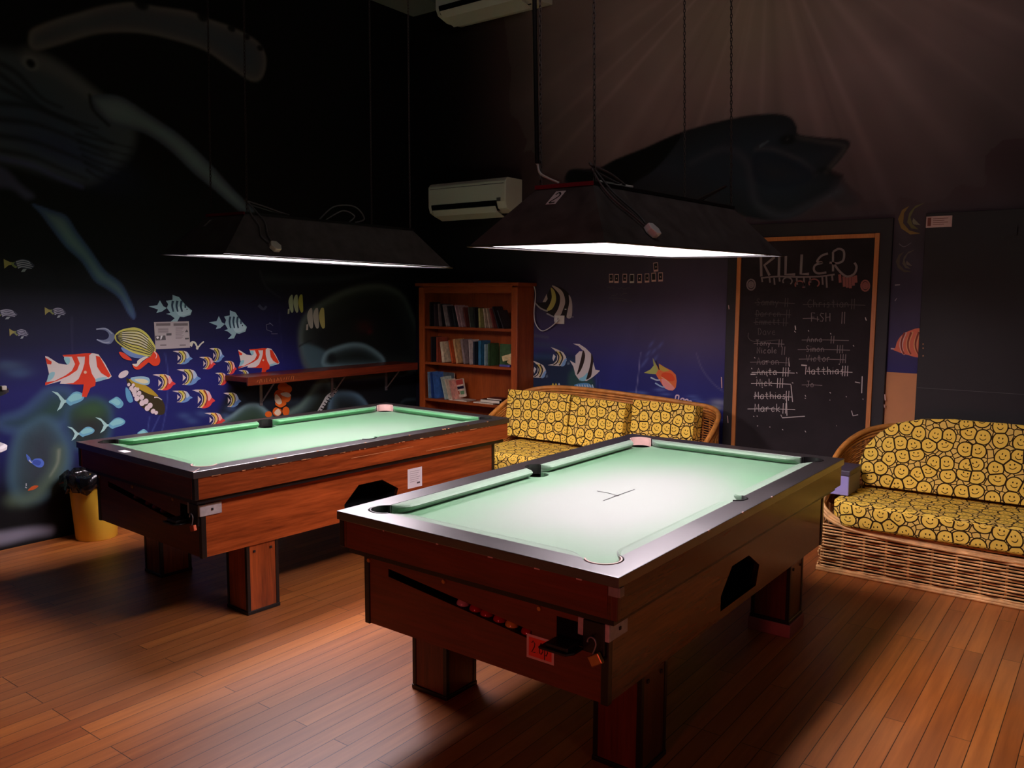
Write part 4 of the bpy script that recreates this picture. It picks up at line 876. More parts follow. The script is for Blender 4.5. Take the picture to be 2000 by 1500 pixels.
    cm = MB(); cm.box(.335, .435, -Y1+.002, -Y1+.06, .505, .578); cm2 = cm.build('coin_recess', MT['dark'], t)
    cs = MB(); cs.box(.345, .425, -Y1-.075, -Y1+.02, .508, .522); cs.prism([[(.325, -Y1-.085), (.425, -Y1-.085), (.44, -Y1-.06), (.44, -Y1-.01), (.34, -Y1-.01), (.325, -Y1-.03)]], xy, .500, .508)
    cs.build('coin_slide', MT['blackplastic'], t, bevel=.003)
    hp = MB(); hp.box(.44, .515, -Y1-.016, -Y1-.001, .50, .60); hp.build('hasp_plate', MT['blackplastic'], t, bevel=.003)
    # legs
    for sx, sy in CORN:
        x0, y0 = sx*(hw-.084), sy*(hl-.309); x1, y1 = x0-sx*.174, y0-sy*.174
        lg = MB(); lg.box(x0, x1, y0, y1, .012 if not (near and (sx, sy) == (1, 1)) else .064, zl0+.005); zf = .062 if near and (sx, sy) == (1, 1) else 0; lo = lg.build('leg', LZ, t)
        et = MB()
        for a in (x0, x1):
            for b_ in (y0, y1):
                ax = 1 if a == max(x0, x1) else -1; ay = 1 if b_ == max(y0, y1) else -1
                et = MB(); et.box(a+ax*.003, a-ax*.014, b_+ay*.003, b_-ay*.014, zf+.013, zl0-.001); et.build('edge_trim', MT['trim'], lo)
        ft = MB(); ft.box(min(x0, x1)-.006, max(x0, x1)+.006, min(y0, y1)-.006, max(y0, y1)+.006, zf, zf+.018); ft.build('foot_trim', MT['trim'], lo, bevel=.003)
        bo = MB()
        for q in (.04, .134):
            for k in range(8):
                pass
            bo = MB(); bo.obox(Matrix.Translation((max(x0, x1)+.003, min(y0, y1)+q, zl0-.035)), .005, .011, .011); bo.build('bolt', MT['ink'], lo)
    # round plastic plugs on the near end
    for x, z in ((-.50, .60), (-.13, .60), (.27, .60)):
        pg = MB(); n = 12
        pg.add([(x+.009*math.cos(2*PI*i/n), -Y1-.001, z-.014+.009*math.sin(2*PI*i/n)) for i in range(n)]+[(x+.007*math.cos(2*PI*i/n), -Y1-.005, z-.014+.007*math.sin(2*PI*i/n)) for i in range(n)], [tuple(range(n, 2*n))]+[(i, (i+1) % n, n+(i+1) % n, n+i) for i in range(n)])
        pg.build('plug', MT['brass'], t)
    return t
T2 = pool_table((-1.6896, 3.0888), -.0076, 'near pool table with pale glare washed cloth and red price sticker on its end', True)
T1 = pool_table((-3.8323, 3.1732), -.0465, 'far pool table by the mural wall, with bright orange brown side and white paper notice', False)

def loc_mat(t):
    return Matrix.Translation(t.location) @ Matrix.Rotation(t.rotation_euler.z, 4, 'Z')
# sticker on the near table, notice on the far one
def quad_part(name, parent, place, w_, h_, th, matl, **k):
    m = MB(); m.prism([[(-w_/2, -h_/2), (w_/2, -h_/2), (w_/2, h_/2), (-w_/2, h_/2)]], place, 0, th); return m.build(name, matl, parent, **k)
def ribbon(mb, pl, w_, place, d):
    """flat pen stroke"""
    N = len(pl); A = []; B = []
    for i, p in enumerate(pl):
        a = pl[max(i-1, 0)]; b = pl[min(i+1, N-1)]; tx, ty = b[0]-a[0], b[1]-a[1]; l = math.hypot(tx, ty) or 1; nx, ny = -ty/l*w_/2, tx/l*w_/2
        A.append(place(p[0]+nx, p[1]+ny, d)); B.append(place(p[0]-nx, p[1]-ny, d))
    mb.add(A+B, [(i, i+1, N+i+1, N+i) for i in range(N-1)])
Y1 = hl-.072; X1 = hw-.072
pl = lambda a, c, d: (.275+a, -Y1-.001-d, .455+c)
so = quad_part('price_sticker', T2, pl, .105, .078, .0006, MT['paleplastic'], label='small red price sticker with pink border')
quad_part('sticker_face', so, lambda a, c, d: (.275+a, -Y1-.0018-d, .455+c), .088, .062, .0004, MT['sticker'])
m = MB()
for st in text_strokes('2.0p', -.034, -.016, .036, .5): ribbon(m, st, .0035, lambda a, c, d: (.275+a, -Y1-.0026, .455+c), 0)
m.build('sticker_writing', MT['ink'], so)
nt_ = lambda a, c, d: (X1+.001+d, .32+a, .50+c)
no = quad_part('paper_notice', T1, nt_, .115, .115, .0006, MT['white'], label='white paper notice')
m = MB()
for k in range(6): ribbon(m, [(-.04, .04-k*.012), (.04-.01*(k % 3), .04-k*.012)], .0016, lambda a, c, d: (X1+.0022, .32+a, .50+c), 0)
m.add([(X1+.0022, .335, .462), (X1+.0022, .36, .462), (X1+.0022, .36, .472), (X1+.0022, .335, .472)], [(0, 1, 2, 3)]); m.build('notice_print', MT['cord'], no)
# pale tape square on the far table's near rail, split tear in the near cloth, wear marks
m = MB(); m.box(-.16, -.09, -hl+.02, -hl+.055, TH, TH+.0008); m.build('rail_label', MT['white'], T1)
m = MB(); m.prism([[(hw-.045, -hl+.004), (hw-.004, -hl+.004), (hw-.004, -hl+.010), (hw-.05, -hl+.06), (hw-.056, -hl+.06), (hw-.012, -hl+.010)]], lambda a, c, d: (a, c, d), TH, TH+.0008); m.build('worn_corner', MT['paleplastic'], T1)
m = MB(); zc = TH-.0375
def tl(px, py):   # point on the near cloth in table coordinates
    p = onz(px, py, zc); q = loc_mat(T2).inverted() @ p; return (q.x, q.y)
for pl_, w_ in (([(1166, 959), (1188, 963), (1206, 968), (1222, 962), (1240, 956)], .005), ([(1178, 978), (1200, 970), (1214, 965)], .004), ([(1200, 969), (1208, 968)], .012)):
    ribbon(m, [tl(*p) for p in pl_], w_, lambda a, c, d: (a, c, zc+.0006), 0)
m.build('cloth_tear', MT['ink'], T2, label='dark ragged tear in the cloth')
m = MB()
for x, z in ((hw-.009, .70), (hw-.009, .66)): m.box(x, x+.0012, -.2, .25, z, z+.002) if z > .69 else m.box(x, x+.0012, .35, .75, z, z+.002)
m.build('scratch', MT['tan'], T1)
m = MB(); r_ = random.Random(4)
for k in range(46):
    y = r_.uniform(-hl, hl-.2); m.box(hw-.003, hw+.0008, y, y+r_.uniform(.004, .03), TH-.034, TH-.034+r_.uniform(.002, .005))
for k in range(10):
    y = r_.uniform(-hl, hl-.2); m.box(hw-.006, hw+.0006, y, y+r_.uniform(.004, .012), TH-.003, TH+.0006)
m.build('chipped_edge', MT['tan'], T1)
m = MB()
for x in (-.1, .12, .3, -.35, .45): m.box(x, x+r_.uniform(.004, .02), -hl-.0008, -hl+.003, TH-.034, TH-.030)
for y in (-.5, -.2, .1): m.box(hw-.003, hw+.0008, y, y+.012, TH-.005, TH+.0006)
m.build('chipped_edge', MT['paleplastic'], T2)
m = MB(); m.box(hw-.0095, hw-.0045+.0008+.006, -hl+.006, -hl+.03, TH-.032-.028, TH-.032); m.box(hw-.035, hw-.004, -hl+.004, -hl+.0055, TH-.032-.028, TH-.032)
m.build('corner_cap', MT['steel'], T2)

# padlocks
def padlock(t, x, y, z, body, label, s_=1.0, tilt=-.55):
    w_ = loc_mat(t) @ Vector((x, y, z)); o = thing('padlock', label, 'padlock', w_, t.rotation_euler.z, 'padlocks on the table hasps')
    R_ = Matrix.Rotation(tilt, 4, 'Y')
    b = MB(); b.obox(Matrix.Translation((.018, 0, -.052)) @ R_, .038*s_, .016, .030*s_); b.build('lock_body', body, o, bevel=.003)
    sh = [(-.012, 0, -.006), (-.010, 0, .004), (0, 0, .012), (.012, 0, .008), (.017, 0, -.006), (.013, 0, -.022), (.006, 0, -.040)]
    MB().tube(smooth_open(sh, 4), .0026, 8).build('shackle', MT['steel'], o, smooth=True)
    return o
padlock(T2, .478, -Y1-.030, .545, MT['brass'], 'open brass padlock hanging at the corner of the near pool table', 1.1)
padlock(T1, .482, -Y1-.030, .545, mat('orange_padlock', rgb(196, 84, 44), .4, metal=.3), 'small orange padlock hanging at the corner of the far pool table', .9, -.3)
# wooden packing block beside the far leg of the near table
wbk = MB().box(-.10, .10, -.10, .10, 0, .062).build('wooden_block', mat('reddish_block', rgb(150, 82, 76), .6, noise=.2), bevel=.004)
wbk.location = (T2.matrix_basis @ Vector((hw-.171, hl-.396, 0))) if False else (-1.6896+hw-.171+.0076*(hl-.396), 3.0888+hl-.396, 0); tag(wbk, 'reddish wooden packing block under the far right leg of the near pool table', 'block')

# balls in the trays
def ball(t, x, y, z, col, label):
    b = bmesh.new(); bmesh.ops.create_uvsphere(b, u_segments=16, v_segments=10, radius=.0235); me = bpy.data.meshes.new('pool_ball'); b.to_mesh(me); b.free()
    for p in me.polygons: p.use_smooth = True
    me.materials.append(col); o = bpy.data.objects.new('pool_ball', me); C.objects.link(o); o.location = loc_mat(t) @ Vector((x, y, z)); tag(o, label, 'ball', 'pool balls in the tray slots'); return o
rb_, yb_, wb_ = mat('red_ball', rgb(170, 34, 34), .15), mat('yellow_ball', rgb(210, 160, 60), .15), mat('pale_ball', rgb(200, 150, 150), .15)
ords = ['topmost', 'second', 'third', 'fourth', 'fifth', 'sixth and lowest']
for k, (x, c) in enumerate(((-.075, wb_), (-.018, rb_), (.03, rb_), (.085, rb_), (.135, yb_), (.20, rb_))):
    ball(T2, x, -Y1+.036, .548-(x+.40)*.109-.004, c, '%s pool ball in the slanted slot of the near table end' % ords[k])
for k, x in enumerate((-.15, -.03, .04, .12)):
    ball(T1, x, -Y1+.036, .548-(x+.40)*.1-.004, rb_, '%s pool ball in the dark slot of the far table end' % ('highest', 'second highest', 'third highest', 'lowest')[k])

# ------------------------------------------------------------------ hanging lamps
def chain_mesh(p0, p1, r=.0048):
    m = MB(); p0, p1 = Vector(p0), Vector(p1); d = p1-p0; L = d.length; n = int(L/.0175); d.normalize()
    a = d.cross(Vector((1, 0, 0))).normalized(); b = d.cross(a)
    for i in range(n):
        c = p0+d*(L*(i+.5)/n); s_ = a if i % 2 else b
        pts = [c+d*(.0118*math.cos(q))+s_*(r*math.sin(q)) for q in [2*PI*k/8 for k in range(8)]]; m.tube(pts, .0019, 4, closed=True)
    return m
def hanging_lamp(prm, tops, label, plate, near):
    W_b, L_b, w_t, l_t, h, x, y, z, yw, pt, rl = prm
    t = thing('billiard_lamp', label, 'lamp', (x, y, z), 0, 'lamps hanging over the tables')
    t.rotation_mode = 'ZXY'; R_ = Matrix.Rotation(yw, 4, 'Z') @ Matrix.Rotation(pt, 4, 'X') @ Matrix.Rotation(rl, 4, 'Y'); t.rotation_mode = 'XYZ'; t.rotation_euler = R_.to_euler('XYZ')
    Mw = Matrix.Translation((x, y, z)) @ R_; Mi = Mw.inverted()
    def ring(i, hh):
        f_ = hh/h; a = (W_b+(w_t-W_b)*f_)/2-i; b = (L_b+(l_t-L_b)*f_)/2-i; return [(-a, -b, hh), (a, -b, hh), (a, b, hh), (-a, b, hh)]
    sh = MB(); v = ring(0, 0)+ring(0, h)+ring(.006, 0)+ring(.006, h-.006)
    fo = [(i, (i+1) % 4, 4+(i+1) % 4, 4+i) for i in range(4)]+[(4, 5, 6, 7)]
    fi = [(8+i, 12+i, 12+(i+1) % 4, 8+(i+1) % 4) for i in range(4)]+[(12, 15, 14, 13)]
    fr = [(i, 8+i, 8+(i+1) % 4, (i+1) % 4) for i in range(4)]
    sh.add(v, fo+fr); sh.cur = 1; 
    b0 = len(sh.f); sh.add(v, fi)
    sh.build('shade', [MT['shade'], MT['shadewhite']], t, fixn=False)
    dz = .085; q = ring(.035, dz); d_ = MB(); d_.add([(a, b, dz) for a, b, c in q]+[(a, b, dz+.012) for a, b, c in q], [(0, 3, 2, 1), (4, 5, 6, 7)]+[(i, (i+1) % 4, 4+(i+1) % 4, 4+i) for i in range(4)]); d_.build('diffuser', MT['diff'], t)
    rm = MB()
    v = ring(-.004, -.004)
    for i in range(4): rm.tube([v[i], v[(i+1) % 4]], .0035, 5)
    rm.build('rim_bead', MT['trim'], t)
    tp = MB(); q = ring(0, h); tp.box(q[0][0]-.004, q[1][0]+.004, q[0][1]-.004, q[2][1]+.004, h, h+.012); tp.build('top_cap', MT['trim'], t)
    tr = MB(); tr.box(q[0][0]-.005, q[1][0]+.005, q[0][1]-.007, q[0][1]-.003, h-.002, h+.012); tr.build('top_cap_strip', mat('maroon_strip', rgb(130, 24, 40), .4), t)
    # number plate on the sloping near end
    n0 = Vector((0, -(L_b/2), 0)); n1 = Vector((0, -(l_t/2), h)); e = (n1-n0).normalized(); nn = Vector((1, 0, 0)).cross(e).normalized()
    cx = plate[0]; c0 = n0+e*(plate[1]*(n1-n0).length)
    pf = lambda a, c, d: tuple(c0+Vector((cx+a+c*.25, 0, 0))+e*c+nn*(.001+d))
    pm = MB(); pm.prism([[(-.021, -.032), (.021, -.032), (.021, .032), (-.021, .032)]], pf, 0, .001); po = pm.build('number_plate', MT['white'] if near else MT['cord'], t, label='number 2 plate' if near else None)
    m = MB()
    for st in (text_strokes('2', -.013, -.024, .048, .6, 0) if near else text_strokes('11', -.016, -.022, .044, .5, 0)): ribbon(m, smooth_open(st, 4), .006, pf, .0016)
    m.build('number', MT['ink'] if near else MT['whitecord'], po)
    cor = ring(0, h)
    for k, (px, py, bx_) in enumerate(tops):
        a = Mw @ Vector((cor[bx_][0]*.96, cor[bx_][1]*.97, h+.012)); b = onz(px, py, ZC-.001)
        # hang from the ceiling point seen along the line, keeping it near vertical
        b = Vector((a.x+max(-.12, min(.12, b.x-a.x)), a.y+max(-.12, min(.12, b.y-a.y)), ZC-.001))
        m = chain_mesh(a, b)
        m.v = [tuple(Mi @ Vector(v_)) for v_ in m.v]; m.build('chain', MT['chain'], t, fixn=False)
    # flex looped over the near right corner ending in a junction block on the long side
    c = Vector(cor[1])
    s0 = Vector((W_b/2, 0, 0)); s1 = Vector((w_t/2, 0, h)); es = (s1-s0).normalized(); ns = Vector((0, 1, 0)).cross(es).normalized()
    if ns.x < 0: ns = -ns
    def on_side(yy, f_): return s0+es*(f_*(s1-s0).length)+Vector((0, yy, 0))+ns*.012
    yb0 = -l_t/2+.12 if near else -l_t/2+.05
    P1 = [Vector((w_t/2-.02, -l_t/2+.02, h+.06)), on_side(-l_t/2+.03, .95), on_side(-l_t/2+.05, .7), on_side(yb0-.01, .45), on_side(yb0+.02, .30)]
    P2 = [Vector((w_t/2-.03, -l_t/2+.02, h+.08)), on_side(-l_t/2+.07, 1.0), on_side(-l_t/2+.09, .8), on_side(yb0+.03, .5), on_side(yb0+.04, .34)]
    m = MB()
    for P_ in (P1, P2): m.tube(smooth_open(P_, 6), .004, 6)
    m.tube(smooth_open([Vector((w_t/2-.02, -l_t/2+.01, h+.07)), Vector((w_t/2+.0, -l_t/2+.10, h+.05)), Vector((w_t/2-.01, -l_t/2+.2, h+.03)), Vector((w_t/2-.03, -l_t/2+.27, h+.02)), Vector((w_t/2-.02, -l_t/2+.16, h+.03)), Vector((w_t/2-.02, -l_t/2+.05, h+.05))], 6), .004, 6)
    m.build('flex', MT['cord'], t, smooth=True)
    jb = MB(); q0 = on_side(yb0+.045, .20); ux = Vector((0, 1, 0)); uy = es
    hexa = [(.03, 0), (.016, .022), (-.016, .022), (-.03, 0), (-.016, -.022), (.016, -.022)]
    jb.prism([hexa], lambda a, c_, d: tuple(q0+ux*(a*.95+c_*-.3)+uy*(c_*1.1)+ns*d), -.01, .018); jb.build('junction_block', MT['white'] if near else MT['whiteplastic'], t, bevel=.003)
    if near:
        m = MB(); m.tube(smooth_open([Vector((-w_t/2+.0, -l_t/2, h+.10)), Vector((-w_t/2+.01, -l_t/2, h+.06)), Vector((-w_t/2+.04, -l_t/2, h+.04)), Vector((-w_t/2+.09, -l_t/2+.01, h+.017))], 6), .0045, 6); m.build('white_flex', MT['whitecord'], t, smooth=True); m = MB(); m.tube(smooth_open([Vector((w_t/2-.02, -l_t/2+.06, h+.018)), Vector((w_t/2-.03, -l_t/2+.15, h+.02)), Vector((w_t/2-.02, -l_t/2+.3, h+.02))], 6), .006, 6); m.build('white_flex', MT['whitecord'], t, smooth=True)
        m = MB(); m.tube([Vector((-w_t/2, -l_t/2, h+.09)), Vector((-w_t/2-.03, -l_t/2, 1.3)), Vector((-w_t/2-.06, -l_t/2, ZC-z-.02))], .008, 6); m.build('supply_cable', MT['trim'], t)
        m = MB(); m.tube([Vector((w_t/2-.03, l_t/2-.03, h+.10)), Vector((w_t/2-.04, l_t/2-.30, h+.015))], .006, 5).tube([Vector((w_t/2-.03, l_t/2-.03, h+.10)), Vector((-w_t/2+.04, l_t/2-.05, h+.015))], .005, 5); m.build('tie_wire', MT['chain'], t)
    else:
        m = MB(); m.tube(smooth_open([Vector((w_t/2-.04, -.08, h+.015)), Vector((w_t/2-.02, .0, h+.09)), Vector((w_t/2, .12, h+.10)), Vector((w_t/2+.01, .18, h+.04)), Vector((w_t/2-.02, .14, h+.015))], 7), .004, 6)
        m.tube(smooth_open([Vector((w_t/2-.04, -.04, h+.015)), Vector((w_t/2, .04, h+.07)), Vector((w_t/2, .12, h+.05)), Vector((w_t/2-.02, .1, h+.015))], 7), .004, 6); m.build('loose_flex', MT['cord'], t, smooth=True)
    return t
lamp2 = hanging_lamp((.574, 1.536, .242, 1.174, .205, -1.636, 3.103, 1.746, -.03, .012, .008), ((1070, 0, 0), (1155, 0, 1), (1442, 0, 2), (1363, 0, 3)), 'nearer dark metal trough lamp with a number 2 plate, over the near table', (-.01, .80), True)
lamp1 = hanging_lamp((.664, 1.456, .382, 1.09, .204, -3.711, 3.112, 1.749, -.106, -.015, .03), ((450, 0, 0), (470, 0, 1), (800, 0, 2), (745, 0, 3)), 'farther black trough lamp seen against the mural wall, over the far table', (-.11, .80), False)

# ------------------------------------------------------------------ bookcase and books
BX0, BX1, BY, BT = -5.155, -4.062, 5.50, 1.64
bk = thing('bookcase', 'tall orange pine bookcase against the back wall, with three shelves of books', 'bookcase', ((BX0+BX1)/2, (BY+YB)/2, 0))
ox, oy = bk.location.x, bk.location.y
def bp(m, name, matl, **k):
    m.v = [(x-ox, y-oy, z) for x, y, z in m.v]; return m.build(name, matl, bk, **k)
for x in (BX0, BX1-.022): bp(MB().box(x, x+.022, BY+.012, YB-.004, 0, BT), 'side_panel', MT['pine'])
bp(MB().box(BX0+.022, BX1-.022, YB-.016, YB-.006, .05, BT), 'back_panel', MT['pine'])
for x in (BX0-.004, BX1-.058): bp(MB().box(x, x+.062, BY-.006, BY+.012, 0, BT-.01), 'front_post', MT['pine'], bevel=.003)
m = MB().box(BX0-.03, BX1+.03, BY-.03, YB-.004, BT, BT+.028); bp(m, 'top_board', MT['pineX'], bevel=.004)
bp(MB().box(BX0+.05, BX1-.05, BY-.004, BY+.014, BT-.06, BT), 'top_fascia', MT['pineX'])
SH = [1.285, .965, .635, .30, .06]
for z in SH: bp(MB().box(BX0+.022, BX1-.022, BY+.004, YB-.018, z-.022, z), 'shelf', MT['pineX'])
bmats = {}
def bmat(c):
    if c not in bmats: bmats[c] = mat('book_cover_%d' % len(bmats), rgb(*c), .45, noise=.35, nscale=30)
    return bmats[c]
pages = mat('book_pages', rgb(214, 200, 176), .8)
def book(x, z, t_, h_, lean, col, label, d_=.13, y=None, flat=False, spin=0, rise=0):
    o = thing('book', label, 'book', (x, BY+.02 if y is None else y, z+rise), 0, 'books in the pine bookcase')
    cv = MB(); cv.box(0, t_, 0, .003, 0, h_); cv.box(0, .002, 0, d_, 0, h_); cv.box(t_-.002, t_, 0, d_, 0, h_); cv.build('cover', bmat(col), o)
    pg = MB(); pg.box(.002, t_-.002, .003, d_-.004, .003, h_-.003); pg.build('pages', pages, o)
    if flat: o.rotation_euler = (0, PI/2, spin)
    else: o.rotation_euler = (0, -lean, spin)
    return o
def bx(px): return ony(px, 640, BY+.02).x
K_, Wt, Pk, Gr, Br, Rd, Bl = (34, 30, 34), (190, 176, 160), (176, 140, 140), (70, 76, 66), (90, 60, 40), (130, 44, 34), (40, 60, 100)
top = [(839, 13, .215, 0, K_, 'black paperback standing upright at the far left end of the top shelf'), (848, 12, .20, .02, (60, 44, 50), 'dark plum book beside the upright black one on the top shelf'),
       (857, 10, .20, .04, (120, 100, 96), 'greyish pink thin book near the left of the top shelf'), (864, 9, .20, .08, K_, 'thin black book left of the pale leaning one on the top shelf'), (871, 10, .195, .14, (150, 134, 128), 'pale grey leaning paperback in the left third of the top shelf'),
       (880, 12, .185, .15, (44, 40, 44), 'charcoal leaning book right of the pale grey one on the top shelf'), (888, 12, .18, .13, (40, 44, 46), 'blackish green book left of the pink pair on the top shelf'), (896, 10, .195, .17, Pk, 'left one of two pale pink leaning books on the top shelf'),
       (902, 10, .19, .17, (166, 132, 130), 'right one of two pale pink leaning books on the top shelf'), (910, 11, .175, .14, (104, 50, 44), 'dull red short book right of the pink pair on the top shelf'), (918, 12, .175, .10, (72, 78, 70), 'grey green book left of centre on the top shelf'),
       (927, 10, .17, .04, K_, 'black book with a shiny white dot on the top shelf'), (935, 19, .165, .03, (146, 140, 86), 'thick olive yellow book on the top shelf'), (947, 10, .165, .09, (176, 156, 132), 'left of two cream leaning books on the top shelf'),
       (955, 10, .17, .14, (176, 152, 130), 'right of two cream leaning books on the top shelf'), (963, 10, .17, .18, (124, 58, 54), 'red brown book leaning beside the cream pair on the top shelf'), (972, 12, .19, .22, K_, 'black leaning book toward the right of the top shelf'), (982, 10, .16, .26, (46, 40, 44), 'rightmost leaning dark book on the top shelf')]
def place_row(row, z):
    last = -9
    for px, tw, h_, lean, col, lb in row:
        x = max(bx(px), last); t_ = tw*.0021+.003; book(x, z+.0005, t_, h_, lean, col, lb); last = x+t_/math.cos(lean)+.001
def place_row2(row, z):
    """lay the books side by side; each rests against the one to its left, so leans never decrease by much"""
    for i, (px, tw, h_, lean, col, lb) in enumerate(row):
        x = bx(px); t_ = tw*.0019; book(x+h_*math.sin(lean)*0, z+.0005, t_, h_, lean, col, lb)
def base_row(row, z):
    x = None
    for i, (px, tw, h_, lean, col, lb) in enumerate(row):
        xt = bx(px); t_ = tw*.0021
        if x is not None and xt < x: xt = x
        book(xt, z+.0005, t_, h_, lean, col, lb); nxt = row[i+1][3] if i+1 < len(row) else lean
        x = xt+t_/math.cos(lean)+max(0, (math.tan(nxt)-math.tan(lean)))*h_*.98+.0015
base_row([(bx_, tw*.56, h_, lean*1.55, c, l) for bx_, tw, h_, lean, c, l in top], SH[0])
mid = [(841, 12, .225, .0, K_, 'black book with white spine lettering at the left end of the middle shelf'), (852, 14, .225, .0, (150, 66, 44), 'brick red book upright on the middle shelf'), (863, 24, .185, .10, (206, 186, 150), 'thick cream paperback on the middle shelf'),
       (882, 14, .205, .14, (190, 84, 40), 'orange patterned leaning book on the middle shelf'), (891, 18, .215, .14, (196, 152, 102), 'tan thick leaning book on the middle shelf'), (905, 20, .215, .12, (130, 112, 108), 'grey mauve wide book in the middle of the middle shelf'),
       (917, 8, .215, .04, (206, 190, 180), 'thin white spine between grey and black books on the middle shelf'), (924, 14, .20, .0, (32, 40, 52), 'navy black upright book on the middle shelf'), (934, 22, .21, .0, (44, 98, 128), 'wide teal blue book on the middle shelf'),
       (946, 9, .18, .0, (150, 176, 176), 'slim pale aqua book beside the teal one'), (953, 14, .19, .0, (52, 78, 44), 'dark green spined book on the middle shelf')]
base_row([(a, b*.68, c, d*1.45, e, f) for a, b, c, d, e, f in mid], SH[1])
# green cover facing out, papers and a purple book at the right
def slab(name, label, cat, cx, y, z, w_, h_, th, ang, col, group='books in the pine bookcase'):
    o = thing(name, label, cat, (cx, y, z), 0, group); m = MB(); m.box(-w_/2, w_/2, 0, th, 0, h_); m.build('cover', bmat(col), o); m = MB(); m.box(-w_/2+.003, w_/2-.003, th, th+.012, .003, h_-.003); m.build('pages', pages, o); o.rotation_euler = (0, ang, 0); return o
slab('book', 'large green picture book standing with its cover facing out', 'book', -4.24, BY+.12, SH[1]+.0005, .19, .185, .004, 0, (58, 88, 50))
slab('book', 'cream paperback leaning in front of the green picture book', 'book', -4.175, BY+.05, SH[1]+.062, .15, .045, .012, -.28, (206, 184, 132))
slab('book', 'pale yellow booklet against the right post of the middle shelf', 'book', -4.145, BY+.09, SH[1]+.0005, .055, .17, .004, 0, (190, 182, 140))
slab('book', 'tan paperback slumped at the right end of the middle shelf', 'book', -4.155, BY+.03, SH[1]+.022, .075, .05, .014, .42, (206, 176, 122))
slab('book', 'flat purple paperback lying at the right of the middle shelf', 'book', -4.215, BY+.03, SH[1]+.0005, .11, .016, .03, 0, (84, 78, 140))
low = [(836, 8, .235, .05, (120, 150, 170), 'pale blue annual at the left end of the lower shelf'), (842, 9, .235, .08, (40, 70, 130), 'royal blue annual in the left of the lower shelf'), (848, 8, .235, .10, (60, 100, 160), 'mid blue thin annual in the lower shelf'),
       (868, 10, .205, .26, (176, 186, 168), 'pale green leaning magazine in the lower shelf'), (876, 9, .185, .27, (206, 186, 156), 'cream leaning magazine in the lower shelf'), (884, 9, .18, .28, (206, 140, 120), 'salmon pink leaning magazine in the lower shelf')]
base_row([(a, b*.75, c, d, e, f) for a, b, c, d, e, f in low], SH[2])
slab('magazine', 'black and white cover behind the blue annuals', 'magazine', -4.96, BY+.15, SH[2]+.0005, .16, .23, .004, 0, (76, 84, 84))
slab('magazine', 'food magazine with red, navy and green cover leaning in the lower shelf', 'magazine', -4.76, BY+.10, SH[2]+.020, .13, .165, .004, -.22, (196, 176, 150))
m = MB(); m.col = rgb(170, 60, 44); M_ = Matrix.Translation((-4.76, BY+.098, SH[2]+.020)) @ Matrix.Rotation(-.22, 4, 'Y')
fo = bpy.data.objects[[o.name for o in bpy.data.objects if o.get('label', '').startswith('food magazine')][0]]
for (x0, x1, z0, z1, c) in ((-.06, .06, .115, .16, (160, 60, 50)), (-.06, .06, .075, .10, (36, 28, 60)), (-.05, .055, .084, .091, (190, 190, 200)), (-.05, .0, .03, .06, (150, 70, 44)), (.01, .055, .025, .055, (90, 130, 90))):
    m.col = rgb(*c); m.add([(x0, -.001, z0), (x1, -.001, z0), (x1, -.001, z1), (x0, -.001, z1)], [(0, 1, 2, 3)])
m.build('cover_print', MT['paint'], fo, fixn=False)
def lying(name, label, cx, y, z, w_, d_, h_, col, cat='book'):
    o = thing(name, label, cat, (cx, y, z), 0, 'books in the pine bookcase'); MB().box(-w_/2, w_/2, 0, d_, 0, .002).box(-w_/2, w_/2, 0, d_, h_-.002, h_).box(w_/2-.003, w_/2, 0, d_, 0, h_).build('cover', bmat(col), o); MB().box(-w_/2+.001, w_/2-.004, .002, d_-.002, .002, h_-.002).build('pages', pages, o); return o
lying('magazine', 'thin white booklet lying flat below the leaning magazines', -4.72, BY+.02, SH[2]+.0005, .20, .13, .009, (200, 180, 160), 'magazine')
lying('magazine', 'pale booklet lying flat under the black book', -4.43, BY+.01, SH[2]+.0005, .22, .12, .009, (206, 190, 170), 'magazine')
lying('book', 'black and red book lying flat on the lower shelf', -4.37, BY+.03, SH[2]+.010, .21, .12, .026, (34, 24, 28))
lying('book', 'dark maroon book on top of the black and red one', -4.33, BY+.04, SH[2]+.0365, .16, .11, .014, (70, 24, 30))
lying('book', 'grey flat book at the right end of the lower shelf', -4.20, BY+.03, SH[2]+.0005, .10, .12, .028, (110, 84, 76))
# paper on top of the bookcase
o = tag(MB().box(-.12, .12, -.08, .08, 0, .012).build('folder', MT['cord']), 'dim flat folder lying on top of the bookcase', 'folder'); o.location = (-4.42, 5.60, BT+.028)

# ------------------------------------------------------------------ bar shelf on the mural wall
sx0, sx1 = XL, -5.155
sh = thing('bar_shelf', 'dark reddish wooden bar shelf bracketed to the mural wall beside the bookcase', 'shelf', (XL, 4.6, .955))
y0_, y1_ = -.955+.02, .86
MB().box(.002, .285, y0_, y1_, -.038, -.0).build('shelf_board', MT['barwood'], sh, bevel=.005)
MB().box(.272, .29, y0_-.003, y1_, -.062, .002).build('front_edge', MT['barwood'], sh, bevel=.004)
m = MB()
for st in text_strokes('RIX  SKUM', 0, 0, .03, .6):
    pass
r_ = random.Random(2)
for k in range(16):
    y = -.86+k*.022; ribbon(m, [(y, -.045+r_.uniform(-.006, .006)), (y+r_.uniform(-.01, .012), -.018+r_.uniform(-.008, .004))], .0025, lambda a, c, d: (.2906, a, c), 0)
m.build('scratched_graffiti', MT['tan'], sh)
for y in (-.62, .10, .74):
    b = MB(); b.box(.002, .010, y-.012, y+.012, -.26, -.038); b.box(.01, .22, y-.012, y+.012, -.044, -.038); b.tube([(.01, y, -.24), (.20, y, -.045)], .006, 6); b.build('bracket', MT['steel'], sh)

